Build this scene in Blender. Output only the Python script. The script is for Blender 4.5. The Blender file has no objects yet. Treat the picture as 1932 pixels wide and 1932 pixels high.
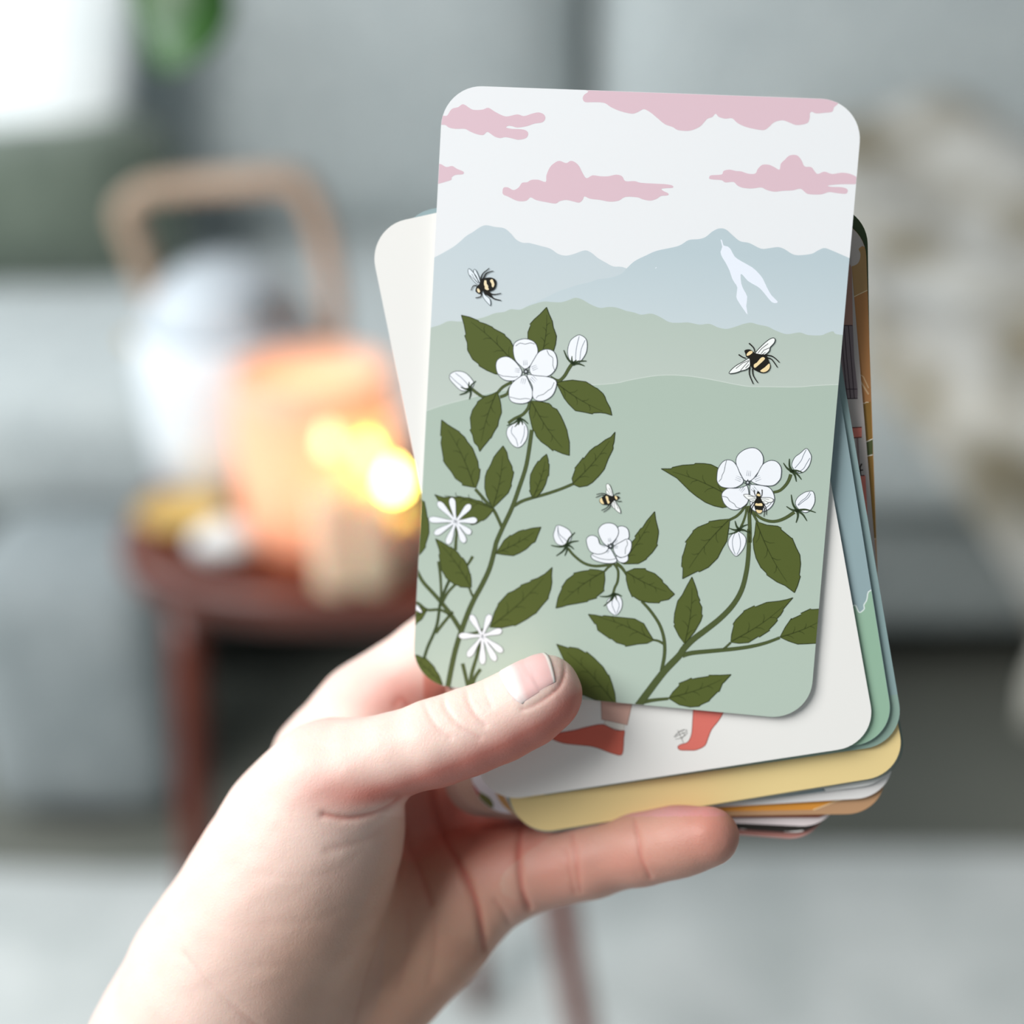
import bpy, bmesh, math, random
import numpy as np
from mathutils import Vector, Matrix
from mathutils.geometry import tessellate_polygon
random.seed(7); rng = np.random.default_rng(7)
PI = math.pi

# ------------------------------------------------------------------ camera
F = 2700.0; CC = 966.0
CAM = Vector((0, 0, 0.98)); PITCH = math.radians(25)
cd = bpy.data.cameras.new('camera'); cam = bpy.data.objects.new('camera', cd)
bpy.context.scene.collection.objects.link(cam)
cam.location = CAM; cam.rotation_euler = (PI/2 - PITCH, 0, 0)
cd.sensor_width = 36; cd.lens = 36*F/1932.0; cd.clip_start = .01
cd.dof.use_dof = True; cd.dof.focus_distance = .262
cd.dof.aperture_fstop = cd.lens/11.0; cd.dof.aperture_blades = 0
bpy.context.scene.camera = cam
sc = bpy.context.scene
sc.view_settings.view_transform = 'Standard'; sc.view_settings.look = 'None'
sc.view_settings.exposure = 0.0; sc.view_settings.gamma = 1.0
sc.view_settings.use_curve_mapping = False
sc.cycles.use_denoising = True
# ------------------------------------------------------------------ world, window light and added sofa fill
w = bpy.data.worlds.new('world'); sc.world = w; w.use_nodes = True
bg = w.node_tree.nodes['Background']; bg.inputs[0].default_value = (.86, .95, 1.0, 1); bg.inputs[1].default_value = 0.24
def area(name, loc, aim, sx, sy, watts, col):
    l = bpy.data.lights.new(name, 'AREA'); l.shape = 'RECTANGLE'; l.size = sx; l.size_y = sy; l.energy = watts; l.color = col
    o = bpy.data.objects.new(name, l); sc.collection.objects.link(o); o.location = loc
    o.rotation_euler = (Vector(aim)-Vector(loc)).to_track_quat('-Z', 'Y').to_euler(); return o
area('window_light', (-1.5, -.42, 2.2), (0, .45, .8), 1.3, 1.3, 66, (1.0, .99, .98))
area('sofa_fill_light', (-2.3, 1.25, 1.7), (.3, 1.9, .4), 1.2, 1.4, 40, (.90, .96, 1.0))  # added fill from the left that brightens the sofa, no window modelled

# ------------------------------------------------------------------ helpers
C = sc.collection
XA = Vector((1, 0, 0)); FW = Vector((0, math.cos(PITCH), -math.sin(PITCH))); UP = Vector((0, math.sin(PITCH), math.cos(PITCH)))
def c2w(x, y, z): return CAM + XA*x - UP*y + FW*z
def ray(px, py): return (XA*((px-CC)/F) - UP*((py-CC)/F) + FW)
def at(px, py, z): return CAM + ray(px, py)*z                      # z = distance along the view axis
def at_h(px, py, h): r = ray(px, py); return CAM + r*((h-CAM.z)/r.z)  # on a level plane
def at_y(px, py, Y): r = ray(px, py); return CAM + r*((Y-CAM.y)/r.y)  # on an upright plane
def lin(c):
    c = c/255.0
    return c/12.92 if c <= .04045 else ((c+.055)/1.055)**2.4
def rgb(t, g=1.0): return tuple(min(1, lin(v)*g) for v in t[:3]) + (1,)
_m = {}
def mat(name, col, rough=.6, g=1.0, **k):
    key = (name, col, rough, g, tuple(sorted(k.items())))
    if key in _m: return _m[key]
    m = bpy.data.materials.new(name); m.use_nodes = True; b = m.node_tree.nodes['Principled BSDF']
    b.inputs['Base Color'].default_value = rgb(col, g); b.inputs['Roughness'].default_value = rough
    for kk, v in k.items(): b.inputs[kk.replace('_', ' ')].default_value = v
    _m[key] = m; return m
def noise_mat(name, c1, c2, scale, rough=.9, bump=0.0, bscale=None, detail=4, lo=.35, hi=.65, sheen=0, coord='Object'):
    m = bpy.data.materials.new(name); m.use_nodes = True; nt = m.node_tree; b = nt.nodes['Principled BSDF']
    tc = nt.nodes.new('ShaderNodeTexCoord'); n = nt.nodes.new('ShaderNodeTexNoise'); n.inputs['Scale'].default_value = scale; n.inputs['Detail'].default_value = detail
    r = nt.nodes.new('ShaderNodeValToRGB'); r.color_ramp.elements[0].position = lo; r.color_ramp.elements[1].position = hi
    r.color_ramp.elements[0].color = rgb(c1); r.color_ramp.elements[1].color = rgb(c2)
    nt.links.new(tc.outputs[coord], n.inputs['Vector']); nt.links.new(n.outputs['Fac'], r.inputs['Fac']); nt.links.new(r.outputs['Color'], b.inputs['Base Color'])
    b.inputs['Roughness'].default_value = rough
    if sheen: b.inputs['Sheen Weight'].default_value = sheen
    if bump:
        n2 = nt.nodes.new('ShaderNodeTexNoise'); n2.inputs['Scale'].default_value = bscale or scale*8
        bp = nt.nodes.new('ShaderNodeBump'); bp.inputs['Strength'].default_value = bump; bp.inputs['Distance'].default_value = .004
        nt.links.new(tc.outputs[coord], n2.inputs['Vector']); nt.links.new(n2.outputs['Fac'], bp.inputs['Height']); nt.links.new(bp.outputs['Normal'], b.inputs['Normal'])
    return m
def mesh_obj(name, verts, faces, mats, parent=None, mi=None, smooth=False):
    me = bpy.data.meshes.new(name); me.from_pydata([tuple(v) for v in verts], [], [tuple(f) for f in faces])
    for m in (mats if isinstance(mats, (list, tuple)) else [mats]): me.materials.append(m)
    if mi is not None: me.polygons.foreach_set('material_index', np.array(mi, dtype=np.int32))
    if smooth: me.polygons.foreach_set('use_smooth', np.ones(len(me.polygons), dtype=bool))
    me.update(); o = bpy.data.objects.new(name, me); C.objects.link(o)
    if parent: o.parent = parent
    return o
def bm_obj(name, bm, m, parent=None, smooth=True):
    me = bpy.data.meshes.new(name); bm.normal_update(); bm.to_mesh(me); bm.free(); me.materials.append(m)
    if smooth: me.polygons.foreach_set('use_smooth', np.ones(len(me.polygons), dtype=bool))
    o = bpy.data.objects.new(name, me); C.objects.link(o)
    if parent: o.parent = parent
    return o
def tag(o, label=None, cat=None, group=None, kind=None):
    for k, v in (('label', label), ('category', cat), ('group', group), ('kind', kind)):
        if v: o[k] = v
    return o
def empty(name, loc, *a, **k):
    o = bpy.data.objects.new(name, None); C.objects.link(o); o.location = loc; o.empty_display_size = .02; tag(o, *a, **k); return o
def soft_box(bm, cx, cy, cz, sx, sy, sz, r, puff=0.0, n=10, mtx=None):
    """a rounded, puffed upholstered block (superellipsoid shell on a subdivided cube)"""
    t = bmesh.new(); bmesh.ops.create_cube(t, size=2); bmesh.ops.subdivide_edges(t, edges=t.edges[:], cuts=n, use_grid_fill=True)
    hx, hy, hz = sx/2, sy/2, sz/2
    for v in t.verts:
        p = Vector((v.co.x*hx, v.co.y*hy, v.co.z*hz))
        q = Vector((max(-hx+r, min(hx-r, p.x)), max(-hy+r, min(hy-r, p.y)), max(-hz+r, min(hz-r, p.z))))
        d = p-q
        if d.length > 1e-9: p = q + d.normalized()*r
        if puff:
            k = (1-v.co.x**2)*(1-v.co.y**2); p.z += math.copysign(puff*k, p.z) if abs(v.co.z) > .5 else 0
            k = (1-v.co.x**2)*(1-v.co.z**2); p.y += math.copysign(puff*k, p.y) if abs(v.co.y) > .5 else 0
        if mtx: p = mtx @ p
        v.co = p + Vector((cx, cy, cz))
    me = bpy.data.meshes.new('t'); t.to_mesh(me); t.free(); bm.from_mesh(me); bpy.data.meshes.remove(me)
def lathe(bm, prof, center, n=40, mtx=None):
    rings = []
    for r, z in prof:
        rings.append([bm.verts.new((mtx or Matrix()) @ Vector((r*math.cos(a), r*math.sin(a), z)) + Vector(center)) for a in [2*PI*i/n for i in range(n)]])
    for a, b in zip(rings, rings[1:]):
        for i in range(n): bm.faces.new((a[i], a[(i+1) % n], b[(i+1) % n], b[i]))
    bm.faces.new(rings[0][::-1]); bm.faces.new(rings[-1])
def sweep(bm, pts, prof, up=Vector((0, 1, 0)), scales=None):
    """sweep a 2-D profile (list of (a,b)) along 3-D points"""
    rings = []
    for i, p in enumerate(pts):
        t = (pts[min(i+1, len(pts)-1)] - pts[max(i-1, 0)]).normalized(); s = t.cross(up).normalized(); u = s.cross(t)
        k = scales[i] if scales else 1
        rings.append([bm.verts.new(p + s*a*k + u*b*k) for a, b in prof])
    n = len(prof)
    for a, b in zip(rings, rings[1:]):
        for i in range(n): bm.faces.new((a[i], a[(i+1) % n], b[(i+1) % n], b[i]))
    bm.faces.new(rings[0][::-1]); bm.faces.new(rings[-1])
def circ(r, n=12, e=1.0): return [(r*math.cos(2*PI*i/n), r*e*math.sin(2*PI*i/n)) for i in range(n)]
def crom(P, n=6, closed=False):
    """smooth curve through points"""
    P = [np.array(p, float) for p in P]; N = len(P); out = []
    R = range(N) if closed else range(N-1)
    for i in R:
        if closed: a, b, c, d = P[(i-1) % N], P[i], P[(i+1) % N], P[(i+2) % N]
        else: a, b, c, d = P[max(i-1, 0)], P[i], P[i+1], P[min(i+2, N-1)]
        for k in range(n):
            t = k/n; out.append(.5*((2*b)+(-a+c)*t+(2*a-5*b+4*c-d)*t*t+(-a+3*b-3*c+d)*t**3))
    if not closed: out.append(P[-1])
    return out

# ------------------------------------------------------------------ the setting
m_wall = noise_mat('wall_paint', (176, 186, 188), (184, 193, 194), 3, .9)
def struct(name, o): o.name = name; o['kind'] = 'structure'; return o
def slab(name, x0, x1, y0, y1, z0, z1, m, parent=None):
    v = [(x, y, z) for x in (x0, x1) for y in (y0, y1) for z in (z0, z1)]
    f = [(0, 1, 3, 2), (4, 6, 7, 5), (0, 4, 5, 1), (2, 3, 7, 6), (0, 2, 6, 4), (1, 5, 7, 3)]
    return mesh_obj(name, v, f, m, parent)
m_floor = noise_mat('floor_wood', (96, 99, 92), (112, 114, 106), 2.0, .55)
struct('floor', slab('floor', -3.2, 3.2, -1.6, 2.75, -.03, 0, m_floor))
struct('wall_back', slab('wall_back', -3.2, 3.2, 2.7, 2.8, 0, 2.5, m_wall))
struct('baseboard_back', slab('baseboard_back', -3.2, 3.2, 2.685, 2.7, 0, .09, mat('white_trim', (225, 228, 228), .5)))

# rug
m_rug = noise_mat('rug_pile', (196, 203, 201), (216, 221, 219), 14, 1.0, .6, 240, sheen=.3)
bm = bmesh.new(); soft_box(bm, .02, .24, .011, 2.3, 1.93, .022, .01, n=12)
for v in bm.verts:
    v.co.z += .003*math.sin(v.co.x*9+1)*math.sin(v.co.y*7) if v.co.z > .012 else 0
    v.co.y += .02*math.sin(v.co.x*4)
tag(bm_obj('rug', bm, m_rug), 'pale grey soft rug on the dark floor in front of the sofa', 'rug')

# ------------------------------------------------------------------ sofa
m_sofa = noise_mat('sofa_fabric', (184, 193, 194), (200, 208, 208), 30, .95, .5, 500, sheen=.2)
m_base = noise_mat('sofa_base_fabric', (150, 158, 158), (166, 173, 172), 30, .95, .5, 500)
sofa = empty('sofa', (0.1, 1.95, 0), 'light grey upholstered sofa with loose back cushions behind the stool', 'sofa')
def child(name, build, m, root):
    bm = bmesh.new(); build(bm)
    for v in bm.verts: v.co -= root.location
    return bm_obj(name, bm, m, root)
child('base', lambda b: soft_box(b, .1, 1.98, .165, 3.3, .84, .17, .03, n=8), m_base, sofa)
for x0, x1 in ((-1.5, .085), (.095, 1.7)):
    child('seat_cushion', lambda b: soft_box(b, (x0+x1)/2, 1.86, .345, x1-x0, .70, .19, .055, .02, n=14), m_sofa, sofa)
for x0, x1 in ((-.70, .105), (.125, 1.25)):
    child('back_cushion', lambda b: soft_box(b, (x0+x1)/2, 2.27, .70, x1-x0, .22, .58, .09, .05, n=14, mtx=Matrix.Rotation(math.radians(-9), 4, 'X')), m_sofa, sofa)
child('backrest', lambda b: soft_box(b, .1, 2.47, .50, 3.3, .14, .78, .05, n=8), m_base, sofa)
for lx in (-1.4, .1, 1.6):
    for ly in (1.64, 2.3):
        child('leg', lambda b: lathe(b, [(.018, 0), (.024, .06), (.026, .085)], (lx, ly, 0), 14), mat('black_leg', (25, 24, 22), .5), sofa)

# pillows at the sofa's left end
def pillow(name, px, py, z, sx, sz, th, rot, m, label):
    p = at(px, py, z); root = empty(name, p, label, 'pillow')
    bm = bmesh.new(); soft_box(bm, 0, 0, 0, sx, th, sz, th*.42, 0, n=14)
    for v in bm.verts:
        k = (1-abs(2*v.co.x/sx)**3)*(1-abs(2*v.co.z/sz)**3); v.co.y *= .35+.75*max(0, k)
    bmesh.ops.rotate(bm, verts=bm.verts, cent=(0, 0, 0), matrix=Matrix.Rotation(math.radians(rot[1]), 3, 'Y') @ Matrix.Rotation(math.radians(rot[0]), 3, 'X'))
    bm_obj('cover', bm, m, root)
    return root
m_white_pil = noise_mat('white_pillow', (236, 243, 243), (246, 250, 250), 20, .9, .4, 300)
m_olive = noise_mat('olive_pillow', (84, 96, 84), (102, 113, 100), 20, .95, .4, 300, sheen=.3)
pillow('white_pillow', -20, 60, 1.98, .52, .42, .16, (-12, 4), m_white_pil, 'bright white square pillow at the left end of the sofa, behind the olive one').rotation_euler.z = math.radians(-32)
pillow('olive_pillow', 50, 405, 1.9, .42, .23, .17, (-18, -6), m_olive, 'dark olive grey pillow lying at the left end of the sofa')
pouf = empty('pouf', at_h(190, 1480, 0.0), 'low round grey fabric pouf on the floor against the sofa front, left of the stool', 'pouf')
bm = bmesh.new(); soft_box(bm, 0, .02, .155, .21, .2, .3, .035, .008); bm_obj('cushion', bm, noise_mat('pouf_fabric', (140, 149, 151), (158, 166, 168), 20, .95, .4, 300), pouf)
bm = bmesh.new(); lathe(bm, [(.09, 0), (.095, .006), (.09, .012)], (0, .02, 0), 24); bm_obj('base_disc', bm, mat('black_leg', (25, 24, 22), .5), pouf)

# throw blanket draped over the seat's right end
m_throw = noise_mat('throw_knit', (138, 129, 106), (214, 213, 206), 9, 1.0, .8, 160, lo=.36, hi=.56, sheen=.4)
thr = empty('throw_blanket', (.72, 1.6, .45), 'cream and beige fluffy throw blanket draped over the right of the sofa seat', 'blanket')
nx, ny = 60, 90; V = []; Fc = []
def h2(x, y): return (math.sin(x*7.1+y*3.3+1.2)+math.sin(x*13.7-y*5.9+.4)*.6+math.sin(x*4.1-y*11.3)*.5)
path = [(2.10, .60), (1.98, .52), (1.80, .50), (1.60, .50), (1.50, .47), (1.46, .38), (1.45, .26), (1.45, .14), (1.46, .075)]
pp = crom(path, 12)
for j in range(ny+1):
    t = j/ny; q = pp[min(len(pp)-1, int(t*(len(pp)-1)))]
    q2 = pp[min(len(pp)-1, int(t*(len(pp)-1))+1)]; fr = t*(len(pp)-1)-int(t*(len(pp)-1)); q = q*(1-fr)+q2*fr
    for i in range(nx+1):
        s = i/nx; x = (.36 + .16*t**1.5) + s*(.82 - .09*t) + .03*math.sin(t*9)
        if t > .55: x = x + (t-.55)*.32*(1-s)
        b = h2(x*1.6, t*3.0)
        V.append((x - .72, q[0] - .022*b*(t > .4)*1.0 - .01 - 1.6, q[1] + .026*b*(1-t*.8) + .03*(1-t) - .45))
for j in range(ny):
    for i in range(nx):
        a = j*(nx+1)+i; Fc.append((a, a+1, a+nx+2, a+nx+1))
o = mesh_obj('cloth', V, Fc, m_throw, thr, smooth=True); sm = o.modifiers.new('s', 'SOLIDIFY'); sm.thickness = .018; sm.offset = 1
for k in range(9):
    x = .62 + k*.07; bm = bmesh.new()
    p0 = Vector((x-.72, 1.425-1.6, .14-.45)); lathe(bm, [(.004, -.11), (.017, -.10), (.020, -.05), (.013, -.012), (.010, 0), (.004, .01)], p0, 12)
    bm_obj('tassel', bm, noise_mat('tassel_yarn', (196, 193, 180), (214, 212, 202), 60, 1.0) if k == 0 else bpy.data.materials['tassel_yarn'], thr)

# ------------------------------------------------------------------ wooden stool
SH = .50; sc0 = at_h(655, 990, SH)
sc0.y += .03
stool = empty('wooden_stool', (sc0.x, sc0.y, 0), 'reddish brown wooden stool with thin splayed legs holding the pot and candles', 'stool')
m_wood = noise_mat('mahogany', (78, 32, 20), (112, 54, 38), 9, .35, .1, 60)
bm = bmesh.new(); rings = []
for rr, z in ((.90, -.034), (.965, -.030), (1.0, -.018), (1.0, -.010), (.975, -.002), (.93, 0), (.5, -.002)):
    ring = []
    for i in range(72):
        a = 2*PI*i/72; cx, sy = math.cos(a), math.sin(a); e = 2/2.5
        ring.append(bm.verts.new((.178*rr*math.copysign(abs(cx)**e, cx), .148*rr*math.copysign(abs(sy)**e, sy), SH+z)))
    rings.append(ring)
for a, b in zip(rings, rings[1:]):
    for i in range(72): bm.faces.new((a[i], a[(i+1) % 72], b[(i+1) % 72], b[i]))
bm.faces.new(rings[0][::-1]); bm.faces.new(rings[-1])
bm_obj('seat', bm, m_wood, stool)
def leg(top_px, foot_px, dy):
    t = at_y(top_px[0], top_px[1], sc0.y+dy); t.z = SH-.03; f = at_h(foot_px[0], foot_px[1], .026)
    bm = bmesh.new(); P = [t.lerp(f, i/8) - stool.location for i in range(9)]
    sweep(bm, P, circ(.0125, 14), Vector((0, 1, 0)), [1.15, 1.1, 1.05, 1.02, 1, .95, .9, .85, .8]); return bm_obj('leg', bm, m_wood, stool)
leg((352, 1130), (400, 2230), -.075); leg((948, 1130), (1150, 2230), -.075); leg((850, 1000), (900, 1900), .07)
bm = bmesh.new(); P = [Vector((-.12, -.045, SH-.045)), Vector((.0, -.05, SH-.045)), Vector((.125, -.045, SH-.045))]
sweep(bm, P, [(-.008, -.012), (.008, -.012), (.008, .012), (-.008, .012)], Vector((0, 0, 1))); bm_obj('rail', bm, m_wood, stool)

# pot with bent wood handle
pc = at_h(455, 890, SH); pot = empty('handled_pot', pc, 'white pot with a lid and an arched light wood handle on the stool', 'pot')
m_en = mat('white_glaze', (232, 240, 246), .35)
bm = bmesh.new(); lathe(bm, [(.060, 0), (.068, .004), (.073, .05), (.075, .09), (.074, .126), (.071, .130), (.068, .124)], (0, 0, 0), 56); bm_obj('body', bm, m_en, pot)
bm = bmesh.new(); lathe(bm, [(.067, .126), (.066, .136), (.058, .156), (.040, .174), (.018, .183), (.004, .185)], (0, 0, 0), 48); bm_obj('lid', bm, mat('white_lid', (192, 202, 210), .5), pot)
bm = bmesh.new(); lathe(bm, [(.006, 0), (.011, .004), (.013, .010), (.009, .016), (.002, .018)], (0.034, -.040, .148), 20, Matrix.Rotation(math.radians(35), 4, 'X')); bm_obj('dark_cap', bm, mat('slate', (96, 106, 112), .5), pot)  # small dark grey round cap marking a dark spot on the lid
m_hand = noise_mat('bent_wood', (168, 142, 120), (196, 172, 150), 14, .5, .15, 90)
hp = [at_y(x, y, pc.y) - pc for x, y in ((318, 640), (292, 560), (262, 470), (238, 402), (262, 366), (330, 352), (430, 344), (530, 338), (572, 352), (598, 400), (616, 470), (630, 560), (634, 640))]
hp = [Vector(q) for q in crom(hp, 5)]
bm = bmesh.new(); sweep(bm, hp, [(-.007, -.013), (-.004, -.0145), (.004, -.0145), (.007, -.013), (.007, .013), (.004, .0145), (-.004, .0145), (-.007, .013)], Vector((0, 1, 0))); bm_obj('handle', bm, m_hand, pot)
for s in (-1, 1):
    bm = bmesh.new(); lathe(bm, [(.004, -.006), (.006, -.003), (.006, .003), (.003, .006)], (s*.078, 0, .115), 12, Matrix.Rotation(PI/2, 4, 'Y')); bm_obj('rivet', bm, mat('brass', (190, 160, 95), .3, Metallic=1.0), pot)

# glowing peach glass jar with candle
jc = at_h(608, 1010, SH); jc.x += 0; jar = empty('candle_jar', jc, 'peach frosted glass jar glowing with a lit candle at the front of the stool', 'candle')
mj = bpy.data.materials.new('peach_frosted_glass'); mj.use_nodes = True; nt = mj.node_tree; nt.nodes.clear()
ou = nt.nodes.new('ShaderNodeOutputMaterial'); mx = nt.nodes.new('ShaderNodeMixShader'); tr = nt.nodes.new('ShaderNodeBsdfTranslucent'); df = nt.nodes.new('ShaderNodeBsdfPrincipled')
tr.inputs[0].default_value = rgb((255, 224, 200)); df.inputs['Base Color'].default_value = rgb((248, 216, 194)); df.inputs['Roughness'].default_value = .4; mx.inputs[0].default_value = .5
nt.links.new(tr.outputs[0], mx.inputs[1]); nt.links.new(df.outputs[0], mx.inputs[2]); nt.links.new(mx.outputs[0], ou.inputs[0])
bm = bmesh.new(); n = 56; prof = [(.0, .002), (.050, .002), (.058, .012), (.060, .06), (.059, .11), (.056, .136), (.054, .136), (.057, .108), (.058, .06), (.055, .014), (.045, .006), (0, .006)]
rings = [[bm.verts.new((r*math.cos(2*PI*i/n), r*math.sin(2*PI*i/n), z)) for i in range(n)] for r, z in prof[1:-1]]
for a, b in zip(rings, rings[1:]):
    for i in range(n): bm.faces.new((a[i], a[(i+1) % n], b[(i+1) % n], b[i]))
bm.faces.new(rings[0][::-1]); bm.faces.new(rings[-1]); bm_obj('glass', bm, mj, jar)
bm = bmesh.new(); lathe(bm, [(.03, .008), (.031, .03), (.029, .045), (.01, .043)], (.012, 0, 0), 28); bm_obj('wax', bm, mat('wax', (250, 226, 196), .5, Subsurface_Weight=.4), jar)
def emit(name, col, s):
    m = bpy.data.materials.new(name); m.use_nodes = True; b = m.node_tree.nodes['Principled BSDF']; b.inputs['Base Color'].default_value = col
    b.inputs['Emission Color'].default_value = col; b.inputs['Emission Strength'].default_value = s; return m
bm = bmesh.new(); lathe(bm, [(.0005, .046), (.004, .052), (.005, .058), (.003, .068), (.0004, .078)], (.012, 0, 0), 16); bm_obj('flame', bm, emit('flame', (1, .62, .2, 1), 8), jar)
pl = bpy.data.lights.new('candle_glow', 'POINT'); pl.energy = .30; pl.color = (1, .86, .70); pl.shadow_soft_size = .02
po = bpy.data.objects.new('candle_glow', pl); C.objects.link(po); po.parent = jar; po.location = (.012, 0, .07)

# tealights beside it
def tealight(px, py, h, label, col, s, r=.005):
    p = at_h(px, py, SH+.004); root = empty('tealight', p, label, 'candle', 'small lights beside the jar')
    bm = bmesh.new(); lathe(bm, [(.014, -.003), (.0155, .0), (.0155, h*.7), (.0145, h*.75), (.012, h*.68)], (0, 0, 0), 24); bm_obj('cup', bm, mat('cup', (250, 214, 184), .4, Subsurface_Weight=.5), root)
    bm = bmesh.new(); lathe(bm, [(r*.1, h), (r, h+.004), (r*1.1, h+.009), (r*.6, h+.016), (r*.08, h+.022)], (0, 0, 0), 16); bm_obj('flame', bm, emit('flame_light', col, s), root)
tealight(748, 1062, .056, 'tall-flamed little candle right of the glowing jar, brightest yellow light', (1, .82, .16, 1), 34, .0064)
tealight(705, 1092, .088, 'little candle with a dimmer yellow flame standing taller beside the brightest one', (1, .70, .12, 1), 11, .0054)
tealight(636, 1097, .098, 'slim peach candle with a faint flame in front of the glowing jar', (1, .66, .36, 1), 3.5, .005)
# little things on the stool front
dc = at_h(345, 990, SH); dish = empty('brass_dish', dc, 'small shallow brass dish at the left front of the stool', 'dish')
bm = bmesh.new(); lathe(bm, [(.012, 0), (.028, .005), (.035, .013), (.034, .014), (.026, .008), (.004, .005)], (0, 0, 0), 36); bm_obj('bowl', bm, mat('brass_b', (214, 184, 108), .45, Metallic=.3), dish)
bm = bmesh.new(); lathe(bm, [(.014, -.0005), (.0145, .0015), (.012, .0025)], (0, 0, 0), 24); bm_obj('foot_ring', bm, mat('brass_b', (214, 184, 108), .45, Metallic=.3), dish)
def pebble(px, py, sx, sy, sz, m, name, label, cat):
    p = at_h(px, py, SH); bm = bmesh.new(); bmesh.ops.create_uvsphere(bm, u_segments=28, v_segments=16, radius=1)
    for v in bm.verts:
        d = 1+.06*math.sin(3*v.co.x+2*v.co.y)+.05*math.sin(5*v.co.y-2*v.co.z); v.co = Vector((v.co.x*sx*d, v.co.y*sy*d, (v.co.z+.93)*sz*d))
    o = bm_obj(name, bm, m); o.location = p; tag(o, label, cat); return o
pebble(425, 1052, .025, .018, .014, mat('white_stone', (222, 228, 228), .7), 'white_pebble', 'flat pale pebble at the stool front between dish and jar', 'stone')

# ------------------------------------------------------------------ hanging plant, one leaf dips into the frame
lp = at(318, 10, .80)
plant = empty('hanging_plant', lp + Vector((0.02, .02, .62)), 'dark green leaf of a hanging plant dipping in at the top left', 'plant')
def leaf3d(root, tip, base, wid, m, curl=.02):
    ax = base-tip; L = ax.length; ax.normalize(); side = ax.cross(Vector((0, 1, 0))).normalized(); nn = side.cross(ax)
    V = []; Fc = []; n = 14
    for i in range(n+1):
        t = i/n; wd = wid*math.sin(PI*min(1, t**.72))**.9*.5 + .0006
        c = tip + ax*L*t + nn*curl*math.sin(t*PI)
        for s in (-1, -.5, 0, .5, 1): V.append(c + side*wd*s + nn*abs(s)*wd*.25 - root.location)
    for i in range(n):
        for k in range(4): a = i*5+k; Fc.append((a, a+1, a+6, a+5))
    o = mesh_obj('leaf', V, Fc, m, root, smooth=True); s = o.modifiers.new('s', 'SOLIDIFY'); s.thickness = .0008
m_leaf = noise_mat('plant_leaf', (22, 66, 8), (40, 86, 12), 30, .4)
tipp = at(366, 122, .80); leaf3d(plant, tipp, at(215, -190, .82), .062, m_leaf)
leaf3d(plant, at(150, -120, .86), at(300, -420, .86), .06, m_leaf); leaf3d(plant, at(520, -150, .86), at(380, -430, .86), .06, m_leaf)
bm = bmesh.new(); sweep(bm, [Vector(q) for q in crom([at(215, -190, .82)-plant.location, at(300, -420, .85)-plant.location, Vector((0, 0, .0))], 8)], circ(.0025, 8)); bm_obj('stem', bm, m_leaf, plant)
bm = bmesh.new(); lathe(bm, [(.05, -.02), (.07, .03), (.08, .09), (.075, .09), (.06, .05)], (0, 0, 0), 32); bm_obj('pot', bm, mat('terracotta', (176, 120, 92), .7), plant)
for a in range(3):
    bm = bmesh.new(); d = Vector((math.cos(a*2.09)*.078, math.sin(a*2.09)*.078, .085)); sweep(bm, [d, d.lerp(Vector((0, 0, .85)), .5), Vector((0, 0, .85))], circ(.0015, 6), Vector((1, .2, 0))); bm_obj('cord', bm, mat('cord', (210, 200, 180), .8), plant)

# ------------------------------------------------------------------ cards
Q = [(836, 160), (1629, 189), (1522, 1359), (773, 1289)]
rays = np.array([[(x-CC)/F, (y-CC)/F, 1.0] for x, y in Q])
dd = np.r_[1, np.linalg.solve(np.c_[-rays[1], rays[2], -rays[3]], -rays[0])]
Pc = rays*dd[:, None]; CW = .076; Pc *= CW/np.linalg.norm(Pc[1]-Pc[0])
uC = (Pc[1]-Pc[0])/np.linalg.norm(Pc[1]-Pc[0]); vC = Pc[3]-Pc[0]; CH = np.linalg.norm(vC); vC = vC - uC*(vC@uC); vC /= np.linalg.norm(vC)
nC = np.cross(uC, vC)                                              # away from the camera
P0 = Pc[0]; RAD = .0074; TH = .00034
def plane_pt(px, py, off):                                         # camera-space point on the plane off metres behind the top card's face
    r = np.array([(px-CC)/F, (py-CC)/F, 1.0]); o = P0 + nC*off; return r*((o@nC)/(r@nC))
def zplane(px, py): return plane_pt(px, py, 0)[2]
def outline(inset=0, n=12):
    r = RAD; pts = []
    for cx, cy, a0 in ((r, r, PI), (CW-r, r, 1.5*PI), (CW-r, CH-r, 0), (r, CH-r, .5*PI)):
        for i in range(n+1):
            a = a0+.5*PI*i/n; pts.append((cx+(r-inset)*math.cos(a), cy+(r-inset)*math.sin(a)))
    return pts                                                     # card coords, y down
def clip(poly, conv):
    out = [tuple(p) for p in poly]; n = len(conv)
    for i in range(n):
        ax, ay = conv[i]; bx, by = conv[(i+1) % n]; inp = out; out = []
        if math.hypot(bx-ax, by-ay) < 1e-9: out = inp; continue
        if len(inp) < 3: return []
        S = lambda p: (bx-ax)*(p[1]-ay)-(by-ay)*(p[0]-ax)
        prev = inp[-1]; sp = S(prev)
        for p in inp:
            s = S(p)
            if (s >= 0) != (sp >= 0):
                t = sp/(sp-s); out.append((prev[0]+(p[0]-prev[0])*t, prev[1]+(p[1]-prev[1])*t))
            if s >= 0: out.append(p)
            prev, sp = p, s
    return out
CONV = outline(.00004)
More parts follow.
